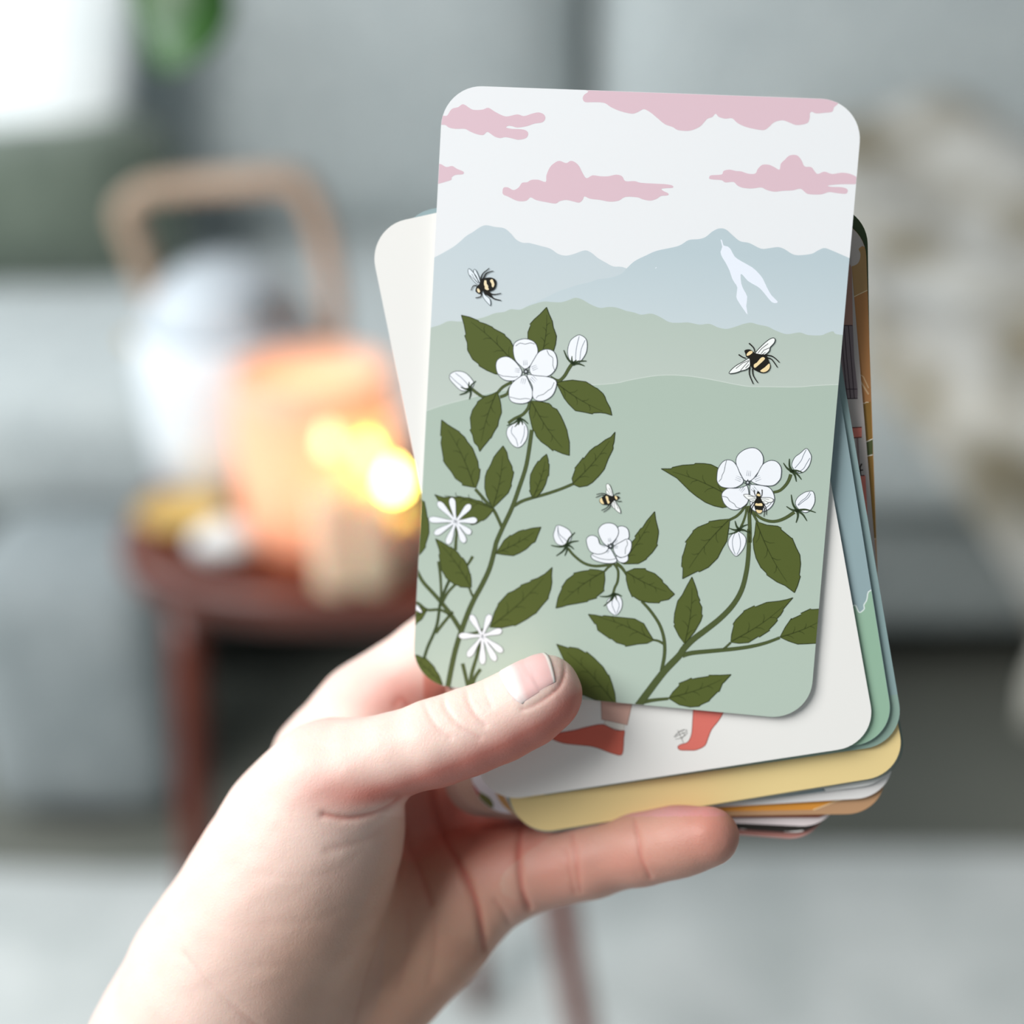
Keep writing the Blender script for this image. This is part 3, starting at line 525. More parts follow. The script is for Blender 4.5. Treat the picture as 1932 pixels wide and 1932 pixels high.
blossom(ZI, [([(190,920),(220,850),(300,800),(420,800),(540,780),(610,760),(640,900),(620,1030),(540,1110),(440,1155),(330,1140),(230,1050)], [(200,935),(280,950),(320,1010),(400,1060),(430,1110),(490,1130)]),
 ([(660,760),(720,740),(880,760),(980,790),(1040,870),(1065,980),(1030,1080),(960,1150),(860,1190),(740,1180),(670,1110),(660,950)], [(1060,985),(1020,1010),(1000,1060),(930,1120),(870,1180)]),
 ([(430,400),(440,280),(520,190),(640,135),(760,140),(850,220),(880,330),(850,450),(760,580),(680,670),(580,680),(500,560)], None),
 ([(110,620),(130,480),(200,370),(280,330),(370,350),(440,430),(490,550),(550,690),(440,780),(300,795),(180,770),(120,700)], [(270,340),(245,440),(230,520),(195,590),(185,640),(140,690)]),
 ([(680,680),(760,600),(840,450),(900,380),(1000,340),(1100,360),(1170,450),(1175,570),(1150,660),(1060,745),(950,760),(800,740)], None)], (620,705))
def bud(Z, P, base, tips, lines, L=10):
    p = Print(top, 'printed_bud', L); s = Z([base])[0]
    Q2 = Z(P); p.poly(Q2, WHITE, sub=0, smooth=4); p.line(Q2, 1.2, (84, 94, 96), sub=1, smooth=4, closed=True)
    for l in lines: p.line(Z(l), 1.2, (120, 130, 142), sub=1, smooth=4)
    for t in Z(tips):
        m = ((s[0]*.55+t[0]*.45)+(t[1]-s[1])*.10, (s[1]*.55+t[1]*.45)-(t[0]-s[0])*.10)
        p.line([s, m, t], (5.4, 1.4), (54, 70, 44), sub=2, smooth=4)
    p.poly([(s[0]+4.5*math.cos(a), s[1]+3.5*math.sin(a)) for a in np.linspace(0, 2*PI, 10)[:-1]], (60, 76, 46), sub=2)
    return p.done()
bud(ZC, [(1345,370),(1390,400),(1400,450),(1390,510),(1350,570),(1310,590),(1265,555),(1252,490),(1270,420),(1305,385)], (1295,590), [(1222,485),(1395,568),(1380,605),(1285,530),(1320,560)], [[(1340,380),(1325,440),(1315,500),(1312,570)],[(1385,410),(1355,480),(1345,560)]])
bud(ZC, [(355,680),(370,660),(410,645),(470,655),(520,700),(540,745),(500,790),(440,790),(390,745),(360,710)], (510,780), [(430,825),(505,860),(555,720),(440,765),(505,725)], [[(360,680),(400,720),(450,760),(490,790)],[(400,660),(440,690),(480,730),(510,770)]])
bud(ZC, [(830,1050),(870,1025),(920,1035),(948,1090),(940,1160),(900,1215),(860,1222),(820,1190),(790,1130),(795,1080)], (885,1005), [(790,1058),(850,1068),(878,1055),(912,1055),(952,1045)], [[(835,1060),(825,1110),(860,1160),(875,1215)],[(925,1060),(920,1130),(895,1195)]])
bud(ZE, [(1255,365),(1310,380),(1350,410),(1363,450),(1340,500),(1300,520),(1250,505),(1225,450),(1235,400)], (1325,515), [(1388,420),(1415,485),(1380,548),(1310,598),(1245,598),(1205,518)], [[(1258,370),(1268,430),(1310,470),(1335,500)],[(1258,380),(1262,440),(1300,505)]])
bud(ZE, [(1640,930),(1680,905),(1720,900),(1745,940),(1740,1000),(1700,1048),(1650,1020),(1628,970)], (1682,888), [(1575,905),(1605,980),(1665,940),(1705,935),(1745,905)], [[(1675,925),(1670,970),(1700,1040)],[(1700,925),(1725,970),(1705,1035)]])
bud(ZI, [(1590,140),(1650,210),(1675,290),(1640,420),(1560,520),(1460,545),(1380,480),(1352,400),(1400,290),(1490,220)], (1350,515), [(1310,310),(1210,380),(1425,690),(1510,655),(1535,540)], [[(1590,160),(1540,260),(1500,350),(1400,470)],[(1650,300),(1590,400),(1540,480),(1450,535)]])
bud(ZI, [(1700,855),(1730,930),(1725,1050),(1650,1170),(1560,1200),(1460,1140),(1410,1050),(1450,950),(1560,870),(1640,850)], (1440,1170), [(1340,905),(1260,1100),(1420,1370),(1600,1340),(1745,1200)], [[(1650,860),(1590,950),(1510,1010),(1450,1080)],[(1665,890),(1620,960),(1540,1020),(1460,1085)]])
bud(ZI, [(450,1510),(540,1560),(590,1640),(570,1760),(500,1870),(425,1925),(350,1850),(295,1730),(320,1620),(400,1530)], (480,1485), [(410,1340),(310,1460),(300,1560),(620,1400),(660,1550)], [[(410,1545),(370,1650),(375,1780),(415,1900)],[(470,1540),(500,1680),(490,1800),(440,1900)]])
def daisy(Z, c, tips, L=12):
    p = Print(top, 'printed_daisy', L); c = Z([c])[0]
    for t in Z(tips):
        dx, dy = t[0]-c[0], t[1]-c[1]; l = math.hypot(dx, dy); nx_, ny_ = -dy/l, dx/l
        P = [(c[0]+dx*f+nx_*h, c[1]+dy*f+ny_*h) for f, h in ((0, 1.6), (.35, 2.8), (.65, 5.0), (.85, 5.6), (.97, 3.2), (1.0, 0), (.97, -3.2), (.85, -5.6), (.65, -5.0), (.35, -2.8), (0, -1.6))]
        p.line(P, 1.6, (78, 88, 90), sub=0, smooth=3); p.poly(P, WHITE, sub=2, smooth=3)
    p.poly([(c[0]+4.5*math.cos(a), c[1]+4.5*math.sin(a)) for a in np.linspace(0, 2*PI, 10)[:-1]], WHITE, sub=1); return p.done()
daisy(ZJ, (915,650), [(575,275),(835,195),(1195,325),(1322,620),(1205,880),(1085,1052),(758,1080),(510,890),(405,605)])
daisy(ZE, (685,1205), [(597,1048),(744,1043),(832,1163),(838,1326),(786,1394),(687,1420),(575,1362),(508,1205)])
p = Print(top, 'printed_daisy', 12); P = ZE([(140,955),(170,960),(205,985),(228,1022),(215,1030),(180,1010),(145,995)]); p.poly(P, WHITE, smooth=3); p.line(P, 1.2, (70, 80, 78), smooth=3, closed=True); P = ZE([(150,858),(172,862),(185,872),(170,885),(150,880)]); p.poly(P, WHITE, smooth=2); p.line(P, 1.2, (70, 80, 78), smooth=2, closed=True); p.done()

def bee(head, tail, flip=1, L=16, s0=1.0):
    """a bumble bee drawn between its head and the end of its abdomen"""
    hx, hy, tx, ty = 800, 575, 1350, 1120; a0 = complex(hx, hy); k = (complex(*tail)-complex(*head))
    d0 = complex(tx, ty)-a0; ux = d0/abs(d0); kk = k/abs(d0)
    def T(P):
        out = []
        for x, y in P:
            q = (complex(x, y)-a0)/ux; q = complex(q.real, q.imag*flip*s0); q = complex(*head)+q*kk; out.append((q.real, q.imag))
        return out
    sc_ = abs(k)/abs(d0)/.07246; lw = max(.55, sc_)
    p = Print(top, 'printed_bee', L); BK = (28, 26, 20); YE = (246, 222, 170); WG = (40, 50, 48)
    for P in ([(870,380),(990,500),(1020,620)], [(600,675),(700,740),(790,770)], [(1310,690),(1450,710),(1560,780),(1660,880)], [(1340,760),(1460,800),(1610,1010)], [(890,1000),(880,1190),(980,1440)], [(960,1040),(980,1220),(1100,1410)]):
        p.line(T(P), (2.4*lw, 1.5*lw), BK, sub=0, smooth=3)
    for P in ([(1040,630),(1150,500),(1330,330),(1450,255),(1520,245),(1550,290),(1520,380),(1420,490),(1400,580),(1300,670),(1200,690),(1080,660)], [(870,770),(700,870),(540,960),(420,1060),(350,1160),(440,1165),(560,1140),(650,1105),(780,1070),(890,990),(900,850)]):
        p.poly(T(P), (248, 250, 248), sub=1, smooth=3); p.line(T(P), 1.4*lw, WG, sub=2, smooth=3, closed=True)
    for P in ([(650,1090),(770,950),(880,830)], [(530,1040),(700,900),(860,830)], [(1100,640),(1200,520),(1370,390)], [(1180,660),(1260,560),(1400,500)], [(1210,680),(1300,620)], [(780,1030),(870,930)]): p.line(T(P), 1.1*lw, WG, sub=2)
    p.poly(T([(750,570),(830,540),(900,545),(970,590),(1040,640),(1200,670),(1310,680),(1370,800),(1410,900),(1432,980),(1405,1070),(1335,1135),(1220,1158),(1120,1130),(1020,1080),(940,1020),(895,900),(880,780),(800,740),(775,650)]), BK, sub=3, smooth=2)
    for P in ([(810,660),(880,590),(950,585),(965,620),(900,680),(820,710)], [(995,940),(1080,880),(1160,780),(1230,740),(1285,770),(1260,820),(1140,930),(1020,1025)], [(1160,1100),(1280,1010),(1390,910),(1415,960),(1400,1040),(1330,1110),(1240,1135)]): p.poly(T(P), YE, sub=4, smooth=2)
    return p.done()
bee(ZH([(800, 575)])[0], ZH([(1350, 1120)])[0], 1); bee(ZC([(1640, 1602)])[0], ZC([(1496, 1640)])[0], -1, s0=.85); bee(ZI([(795, 862)])[0], ZI([(800, 1220)])[0], 1, s0=.72)

ZG = R(860, 480, .06211); p = Print(top, 'printed_bee', 16); BK = (26, 24, 18)
for l, a, b in (([(760,760),(790,650),(850,560),(960,470),(1020,415)],2.6,1.2), ([(840,740),(900,620),(950,570),(1050,525),(1145,505)],2.8,1.2), ([(640,945),(550,950),(500,1010),(465,1095)],1.8,1.2), ([(785,1190),(770,1270),(720,1300),(600,1320)],2,1.4), ([(990,1130),(1080,1200),(1200,1215),(1380,1180)],3,1.2), ([(960,1180),(1070,1260),(1160,1345),(1380,1400)],4.2,1.3)): p.line(ZG(l), (a, b), BK, sub=0, smooth=4)
for w_ in ([(400,430),(480,490),(560,580),(620,660),(680,780),(740,900),(720,950),(640,900),(560,830),(460,710),(400,610),(375,510)], [(570,450),(610,480),(660,580),(710,700),(745,850),(700,860),(660,760),(600,640),(550,560),(545,500)], [(820,1125),(850,1170),(900,1240),(980,1300),(1040,1370),(1060,1470),(1045,1550),(980,1490),(900,1400),(840,1310),(820,1220)]):
    p.poly(ZG(w_), (232, 240, 246), sub=1, smooth=3); p.line(ZG(w_), 1.1, (84, 96, 100), sub=2, smooth=3, closed=True)
for l in ([(430,640),(560,760),(700,900)], [(490,590),(560,720),(690,880)], [(560,590),(640,740)]): p.line(ZG(l), .9, (100, 112, 116), sub=2)
p.poly(ZG([(600,1105),(640,970),(700,920),(740,850),(760,750),(880,720),(980,705),(1090,705),(1190,750),(1235,850),(1225,950),(1190,1040),(1110,1100),(1010,1135),(1060,1200),(1100,1260),(1060,1310),(960,1240),(880,1210),(850,1120),(790,1130),(780,1200),(660,1180)]), BK, sub=3, smooth=2)
for l in ([(650,1060),(680,1030),(730,1080),(740,1140),(700,1165),(660,1120)], [(870,800),(900,785),(935,800),(945,900),(985,950),(990,1030),(1015,1050),(980,1085),(930,1075),(880,1030),(890,980),(860,920)], [(1040,800),(1095,755),(1130,780),(1175,900),(1160,970),(1130,1005),(1095,960),(1090,890)]): p.poly(ZG(l), (244, 226, 186), sub=4, smooth=2)
p.done()

# ---- the card with the red shoes
c2 = Card(.0012, (1655.6, 1403.3), -.1513, 'plain white card right behind the top one, red shoes and a signature at its foot', (238, 237, 233))
def boot(P, col, out, nm='printed_shoe', ck=None): p = Print(ck or c2, nm, 2); p.poly(P, col, smooth=3); p.line(P, 1.4, out, smooth=3, closed=True); p.done()
p = Print(c2, 'printed_trouser', 2); P = ZK([(1035,60),(1042,140),(1045,240),(1195,273),(1222,150),(1235,60)]); p.poly(P, (214, 172, 158)); p.line(P, 1.3, (150, 100, 84), closed=True); p.done()
p = Print(c2, 'printed_sock', 1); P = ZK([(1066,240),(1178,270),(1176,312),(1056,276)]); p.poly(P, (238, 232, 222)); p.line(P, 1.1, (160, 118, 100), closed=True); p.done()
boot(ZK([(740,345),(785,322),(880,305),(960,285),(1050,270),(1110,298),(1150,308),(1178,308),(1174,350),(1172,400),(1160,450),(1100,438),(1040,415),(980,398),(900,390),(810,378)]), (214, 108, 90), (150, 64, 52))
boot(ZK([(1585,120),(1583,185),(1578,270),(1572,330),(1550,375),(1510,388),(1492,402),(1505,420),(1560,422),(1600,420),(1650,395),(1668,355),(1690,300),(1730,250),(1757,205),(1800,120)]), (222, 118, 106), (150, 70, 62))
p = Print(c2, 'printed_signature', 3)
for P in ([(1492,303),(1510,345),(1527,380)], [(1470,345),(1490,322),(1520,305),(1545,303),(1535,318),(1500,330),(1475,345)], [(1478,357),(1510,350),(1540,330),(1548,316)], [(1480,330),(1505,310),(1530,300)], [(1515,312),(1532,330),(1515,352)]): p.line(ZK(P), .9, (110, 108, 104), smooth=3)
p.done()

# ---- the cards fanned out behind, front to back
def strip(card, nm, P, col, L=1, **k): return Print(card, nm, L).poly(P, col, **k).done()
c3 = Card(.0020, (1690, 1396), -.137, 'blue sky over green meadow card, its right strip showing behind the white card', (148, 170, 174))
WV = [(1520, 1190)] + ZF([(1400,630),(1470,640),(1485,628),(1500,632),(1512,660),(1525,675),(1545,662),(1555,648),(1552,625),(1568,600),(1575,570),(1582,540),(1620,520)])
p = Print(c3, 'printed_meadow', 1); p.poly(WV + [(1760, 1160), (1760, 1480), (1500, 1480)], (150, 184, 160)); p.line(WV, 2.6, (214, 226, 222), smooth=2); p.done()
p = Print(c3, 'printed_cloud', 1); p.poly(Z4([(555,366),(640,352),(760,335),(830,322),(830,345),(760,362),(680,380),(600,386),(560,384)]), (206, 212, 220), smooth=2); p.line(Z4([(541,366),(560,384),(600,388),(690,382)]), 1.6, (70, 76, 84)); p.done()
c4 = Card(.0028, (1709, 1401), -.145, 'teal grey card whose thin edge follows the blue and green one', (138, 162, 162)); strip(c4, 'printed_band', [(1560, 1330), (1760, 1300), (1760, 1440), (1200, 1530), (1200, 1440)], (140, 166, 154))
c5 = Card(.0037, (1712, 1458), -.163, 'card with a plain mustard yellow foot across the lower deck', (226, 204, 150)); strip(c5, 'printed_band', [(700, 1400), (1800, 1250), (1800, 1700), (700, 1700)], (232, 208, 148))
Card(.0043, (1714, 1461.5), -.163, 'plain grey card showing as a hairline rim under the mustard yellow foot', (150, 154, 148))
c6 = Card(.0049, (1716, 1462), -.148, 'grey green card with small white flecks along its right edge', (150, 160, 152))
for a, b in (((1586,760),(1593,757)),((1592,798),(1596,799)),((1611,885),(1617,888)),((1612,930),(1618,920)),((1627,980),(1633,977))): Print(c6, 'printed_fleck', 2).line([a, b], 2, (226, 230, 226)).done()
strip(c6, 'printed_band', [(1600, 1300), (1800, 1250), (1800, 1600), (1500, 1600)], (126, 142, 134))
c7 = Card(.0054, (1702, 1474), -.13, 'white and slate blue card peeking out just under the yellow foot', (232, 232, 230))
p = Print(c7, 'printed_slate_patch', 1); p.poly([(900, 1400), (1552, 1420), (1553, 1489), (1562, 1497), (1558, 1540), (900, 1620)], (134, 152, 158)); p.line([(1551, 1486), (1563, 1500)], 1.6, (50, 54, 54)); p.done()
c8 = Card(.0062, (1690, 1503), -.06, 'card with a mauve building and coral ledges, white at its foot', (190, 182, 178))
strip(c8, 'printed_foot', [(900, 1440), (1760, 1440), (1760, 1640), (900, 1640)], (230, 228, 226))
strip(c8, 'printed_roof', ZR([(120,400),(240,640),(250,1190),(100,1190)]), (176, 136, 122), 1)
p = Print(c8, 'printed_shutter', 2); p.poly(ZR([(60,1190),(250,1190),(262,1500),(295,1800),(295,1890),(190,1895),(120,1400)]), (134, 120, 124))
for l in ([(60,1190),(246,1190)], [(165,1190),(190,1500),(228,1895)], [(207,1190),(232,1500),(264,1895)], [(150,1190),(150,1400),(195,1895)], [(182,1800),(290,1800)], [(190,1892),(295,1890)]): p.line(ZR(l), 1.6, (70, 54, 62), sub=1)
p.done()
p = Print(c8, 'printed_ledge', 2); p.poly(ZS([(200,340),(335,336),(335,432),(200,440)]), (222, 132, 118)); p.line(ZS([(200,342),(335,336)]), 2, (120, 62, 52), sub=1); p.line(ZS([(200,440),(335,432)]), 2, (120, 62, 52), sub=1); p.done()
p = Print(c8, 'printed_ledge', 2); p.poly(ZS([(260,800),(370,798),(390,1180),(340,1180)]), (222, 132, 118)); p.line(ZS([(300,800),(360,798)]), 2, (90, 52, 46), sub=1); p.done()
p = Print(c8, 'printed_shutter', 1); p.line(ZS([(292,440),(312,790)]), 4, (146, 128, 126)); p.done()
p = Print(c8, 'printed_lantern', 3); p.line(ZS([(335,685),(318,720),(322,795)]), 3, (52, 44, 36)); p.line(ZS([(310,750),(348,746)]), 2.4, (52, 44, 36)); p.done()
c9 = Card(.0070, (1672, 1535), -.015, 'tan, brown and orange desert card with a pale cloud at its top right', (196, 150, 98))
ZRo = ZR
p = Print(c9, 'printed_cloud', 2); p.poly(ZR([(0,100),(420,100),(420,440),(345,428),(322,440),(305,460),(322,500),(315,560),(290,600),(240,622),(200,618),(0,640)]), (204, 194, 188), smooth=3); p.done()
p = Print(c9, 'printed_ridge', 1); p.poly(ZR([(0,500),(440,440),(420,838),(330,880),(230,930),(0,960)]), (186, 148, 100)); p.line(ZR([(120,980),(230,930),(330,880),(420,838)]), 1.6, (232, 208, 170)); p.done()
p = Print(c9, 'printed_cliff', 1); p.poly(ZR([(0,962),(230,932),(330,882),(420,842),(440,1932),(0,1932)]), (190, 134, 84)); p.line(ZR([(275,1640),(320,1720),(400,1850)]), 3, (222, 186, 144)); p.line(ZR([(300,1650),(350,1680),(400,1790)]), 2, (222, 186, 144)); p.done()
p = Print(c9, 'printed_ground', 2); p.poly(ZS([(200,170),(310,162),(335,145),(345,108),(370,100),(420,90),(470,1410),(200,1410)]), (156, 118, 58)); p.line(ZS([(305,162),(330,150),(345,105),(360,108),(380,95),(400,98)]), 2, (236, 214, 180)); p.done()
p = Print(c9, 'printed_stripe', 3); p.poly(ZS([(300,510),(440,445),(440,600),(320,626)]), (92, 100, 62)); p.line(ZS([(300,512),(440,447)]), 2, (240, 232, 214)); p.line(ZS([(320,628),(440,600)]), 2, (240, 232, 214)); p.done()
p = Print(c9, 'printed_ground', 2); p.line(ZS([(380,1412),(470,1405)]), 2.2, (236, 206, 176)); p.poly(ZS([(380,1418),(480,1410),(520,3200),(300,3200)]), (208, 164, 130)); p.done()
p = Print(c9, 'printed_foot', 3); p.poly(Z4([(-1000,500),(700,480),(1250,640),(1160,700),(1040,745),(985,772),(700,778),(-1000,800)]), (222, 150, 62)); p.line(Z4([(1250,680),(1160,705),(1060,745),(985,772)]), 1.8, (244, 212, 166)); p.done()
p = Print(c9, 'printed_foot', 2); p.poly(Z4([(-1000,700),(985,772),(1240,684),(1700,500),(1700,900),(-1000,900)]), (186, 146, 110)); p.done()
c10 = Card(.0080, (1655, 1510), .001, 'dark green card showing as a thin dark rim at the upper right of the deck', (66, 82, 52), edge=(86, 96, 56))
c11 = Card(.0086, (1583, 1562), .045, 'pinkish white card with a rust band, low at the back of the deck', (224, 212, 212)); strip(c11, 'printed_band', Z4([(-1500,700),(1100,700),(1100,815),(1030,840),(-1500,845)]), (166, 92, 70))
strip(c11, 'printed_stone', [(780, 360), (840, 350), (840, 420), (780, 430)], (190, 132, 106))
c12 = Card(.0094, (1566, 1575), .06, 'black footed card near the back of the deck above the little finger', (52, 48, 44), edge=(60, 56, 52))
p = Print(c12, 'printed_fleck', 1); p.poly(Z4([(735,958),(760,962),(900,950),(900,985),(750,985)]), (232, 226, 222)); p.poly(Z4([(350,935),(400,940),(410,952),(350,955)]), (226, 220, 216)); p.done()
c13 = Card(.0102, (1556, 1587), .072, 'last card at the back with a dusty pink foot', (200, 140, 130))
c14 = Card(.0074, (1627, 1515), -.03, 'lavender white card showing only its lower left corner under the thumb', (220, 214, 220))
p = Print(c14, 'printed_leaf', 1); p.poly(Z8([(580,370),(640,400),(720,450),(765,520),(765,590),(700,560),(630,500),(585,450)]), (112, 110, 62)); p.done()
p = Print(c14, 'printed_petal', 1); p.poly(Z8([(480,230),(520,290),(580,370),(580,440),(530,390),(495,320)]), (178, 92, 92)); p.done()
strip(c12, 'printed_pattern', [(780, 1300), (1100, 1300), (1100, 1620), (780, 1620)], (190, 150, 136), 2)
strip(c13, 'printed_pattern', [(760, 1300), (1100, 1300), (1100, 1640), (760, 1640)], (186, 146, 132), 2)
strip(c11, 'printed_pattern', [(780, 1300), (1000, 1300), (1000, 1640), (780, 1640)], (196, 158, 142), 2)
for x, y in ((842, 1478), (850, 1484), (846, 1492), (858, 1496), (868, 1502), (862, 1510), (876, 1514), (886, 1520)): Print(c11, 'printed_dot', 3).poly([(x+2.6*math.cos(a), y+2.2*math.sin(a)) for a in np.linspace(0, 2*PI, 7)[:-1]], (222, 188, 176)).done()

# ---- the hand: one continuous skin surface grown from tapered bones (millimetres, camera space)
def J(px, py, off, r):                                             # joint: picture position, mm behind the top card's face, radius in px
    z = zplane(min(px, 1700), min(py, 1500)) + off/1000.0
    return np.array([(px-CC)/F*z*1000, (py-CC)/F*z*1000, z*1000]), r*z*1000/F
GR = .85
lo = np.array(J(-320, 1000, -30, 0)[0]); lo[2] = 224; hi = J(1420, 3000, 60, 0)[0]; hi[2] = 328
lo[0] -= 6
dim = np.ceil((hi-lo)/GR).astype(int); ax = [np.arange(dim[i], dtype=np.float32)*GR+lo[i] for i in range(3)]
BIG = np.float32(30)
def chain(js, k=2.0, flat=None):
    """signed distance of a tapered chain, evaluated only around it"""
    D = np.full(dim, BIG, np.float32)
    js = [J(*j) for j in js]
    for (a, ra), (b, rb) in zip(js, js[1:]):
        m = max(ra, rb)+12; i0 = np.clip(((np.minimum(a, b)-m-lo)/GR).astype(int), 0, dim); i1 = np.clip(((np.maximum(a, b)+m-lo)/GR).astype(int)+1, 0, dim)
        if (i1 <= i0).any(): continue
        X, Y, Z = np.meshgrid(*[ax[i][i0[i]:i1[i]] for i in range(3)], indexing='ij', sparse=True)
        ba = (b-a).astype(np.float32); L2 = float(ba@ba)+1e-9
        t = np.clip(((X-a[0])*ba[0]+(Y-a[1])*ba[1]+(Z-a[2])*ba[2])/L2, 0, 1).astype(np.float32)
        d = np.sqrt((X-a[0]-t*ba[0])**2+(Y-a[1]-t*ba[1])**2+(Z-a[2]-t*ba[2])**2)-(ra+t*(rb-ra))
        S = (slice(i0[0], i1[0]), slice(i0[1], i1[1]), slice(i0[2], i1[2])); D[S] = smin(D[S], d.astype(np.float32), k)
    return D
def smin(a, b, k):
    h = np.maximum(k-np.abs(a-b), 0)/k
    return np.minimum(a, b)-h*h*k*.25
thumb = chain([(1026,1308,-8.0,74),(990,1333,-8.6,75),(940,1360,-9.4,76),(880,1382,-10.2,79),(820,1402,-10.8,80),(745,1424,-11,77),(690,1446,-10.3,86),(625,1482,-8,106),(590,1560,-4,140)], 2)
thenar = chain([(632,1480,-7,108),(600,1555,-4,145),(535,1690,-2,166),(447,1850,2,184),(372,2000,8,190),(240,2280,18,215),(60,2640,24,235),(-150,3150,24,250)], 10)
meta = smin(chain([(447,1850,14,150),(560,1640,20,120),(636,1455,22,112),(702,1357,23,98)], 6), smin(smin(chain([(520,1850,22,130),(680,1640,26,105),(790,1500,30,98)], 6), chain([(600,1880,22,130),(760,1700,27,100),(862,1590,30,94)], 6), 6), chain([(915,1663,16,78),(857,1706,18,98),(790,1773,17,108),(702,1850,16,118),(560,2030,16,140),(440,2280,20,170),(240,2640,22,210),(30,3150,22,240)], 6), 8), 8)
index = chain([(636,1455,22,112),(702,1357,23,98),(765,1300,23,90),(831,1246,23,86),(940,1150,22.5,79),(1000,1095,22,78),(1080,1050,20.5,70),(1130,1030,19.5,68),(1180,1018,18.8,62)], 4)
middle = chain([(790,1500,30,98),(900,1390,29,86),(1010,1290,26,80),(1050,1255,24,79),(1130,1205,22,71),(1190,1180,20,68),(1250,1160,19,62)], 4)
ring = chain([(862,1590,30,94),(980,1500,29,80),(1090,1430,26,75),(1130,1405,24,74),(1210,1370,21.5,66),(1260,1350,20,63),(1320,1335,19,57)], 4)
pinky = chain([(905,1662,17,88),(960,1646,15,78),(990,1642,13.5,70),(1050,1632,11.5,66),(1095,1623,10,63),(1130,1617,8.5,62),(1200,1603,5.5,59),(1225,1598,4.3,57),(1280,1588,1.6,58),(1338,1578,-1,56)], 4)
palm = smin(thenar, meta, 9)
SDF = smin(palm, smin(index, smin(middle, smin(ring, pinky, 1.6), 1.6), 1.6), 5)
SDF = smin(SDF, thumb, 5.5)
del thenar, meta, index, middle, ring, pinky, palm, thumb

def surface_nets(S):
    ins = S < 0; c = np.zeros(np.array(S.shape)-1, np.uint8)
    for i in (0, 1):
        for j in (0, 1):
            for k in (0, 1): c += ins[i:S.shape[0]-1+i, j:S.shape[1]-1+j, k:S.shape[2]-1+k]
    act = (c > 0) & (c < 8); idx = -np.ones(act.shape, np.int64); A = np.argwhere(act); idx[act] = np.arange(len(A))
    P = np.zeros((len(A), 3)); N = np.zeros(len(A))
    cn = [np.array((i, j, k)) for i in (0, 1) for j in (0, 1) for k in (0, 1)]
    vals = {tuple(q): S[A[:, 0]+q[0], A[:, 1]+q[1], A[:, 2]+q[2]] for q in cn}
    for q in cn:
        for d in range(3):
            if q[d] == 0:
                q2 = q.copy(); q2[d] = 1; a, b = vals[tuple(q)], vals[tuple(q2)]; m = (a < 0) != (b < 0)
                t = np.where(m, a/(a-b+1e-20), 0); e = np.zeros(3); e[d] = 1
                P += m[:, None]*(q[None, :]+t[:, None]*e[None, :]); N += m
    P = A + P/N[:, None]; F_ = []
    for d in range(3):
        o1, o2 = [(1, 2), (2, 0), (0, 1)][d]
        sl0 = [slice(None)]*3; sl1 = [slice(None)]*3; sl0[d] = slice(0, -1); sl1[d] = slice(1, None)
        a, b = ins[tuple(sl0)], ins[tuple(sl1)]; ch = np.argwhere(a != b)
        ch = ch[(ch[:, o1] > 0) & (ch[:, o2] > 0) & (ch[:, o1] < act.shape[o1]) & (ch[:, o2] < act.shape[o2])]
        fl = a[ch[:, 0], ch[:, 1], ch[:, 2]]
        def g(s1, s2):
            q = ch.copy(); q[:, o1] -= s1; q[:, o2] -= s2; return idx[q[:, 0], q[:, 1], q[:, 2]]
        quad = np.stack([g(1, 1), g(0, 1), g(0, 0), g(1, 0)], 1); quad[~fl] = quad[~fl][:, ::-1]; F_.append(quad[(quad >= 0).all(1)])
    return P, np.concatenate(F_)
P, quads = surface_nets(SDF)
def samp(A, p):                                                    # trilinear lookup, p in grid units
    p = np.clip(p, 0, np.array(A.shape)-1.001); i = p.astype(int); f = p-i; r = 0
    for a in (0, 1):
        for b in (0, 1):
            for c in (0, 1):
                w_ = (f[:, 0] if a else 1-f[:, 0])*(f[:, 1] if b else 1-f[:, 1])*(f[:, 2] if c else 1-f[:, 2]); r = r + w_*A[i[:, 0]+a, i[:, 1]+b, i[:, 2]+c]
    return r
def grad_sdf(p):
    g = np.stack([samp(SDF, p+e)-samp(SDF, p-e) for e in np.eye(3)*.8], 1); return g/(np.linalg.norm(g, axis=1)[:, None]+1e-9)
def mesh_smooth(P, quads, n):
    e = np.concatenate([quads[:, [0, 1]], quads[:, [1, 2]], quads[:, [2, 3]], quads[:, [3, 0]]]); e = np.concatenate([e, e[:, ::-1]])
    deg = np.maximum(np.bincount(e[:, 0], minlength=len(P)), 1)[:, None]
    for _ in range(n):
        S_ = np.stack([np.bincount(e[:, 0], weights=P[e[:, 1], d], minlength=len(P)) for d in range(3)], 1)/deg; P = P*.4+S_*.6
    return P
P = mesh_smooth(P, quads, 3)
for _ in range(2): P = P - grad_sdf(P)*samp(SDF, P)[:, None]/GR*.6
P = mesh_smooth(P, quads, 1)
# one round of subdivision in Blender (smooth), then creases and relief per vertex
me = bpy.data.meshes.new('hand_tmp'); me.from_pydata((P*GR+lo).tolist(), [], quads.tolist()); me.update()
tmp = bpy.data.objects.new('hand_tmp', me); C.objects.link(tmp); md = tmp.modifiers.new('s', 'SUBSURF'); md.levels = 1; md.render_levels = 1
dg = bpy.context.evaluated_depsgraph_get(); me2 = bpy.data.meshes.new_from_object(tmp.evaluated_get(dg)); bpy.data.objects.remove(tmp)
nv = len(me2.vertices); co = np.empty(nv*3); me2.vertices.foreach_get('co', co); co = co.reshape(-1, 3)
no = grad_sdf((co-lo)/GR)
px = co[:, 0]/co[:, 2]*F+CC; py = co[:, 1]/co[:, 2]*F+CC; facing = np.clip(-no[:, 2]*1.6, 0, 1); off = co[:, 2]-np.array([zplane(800, 1400)*1000])
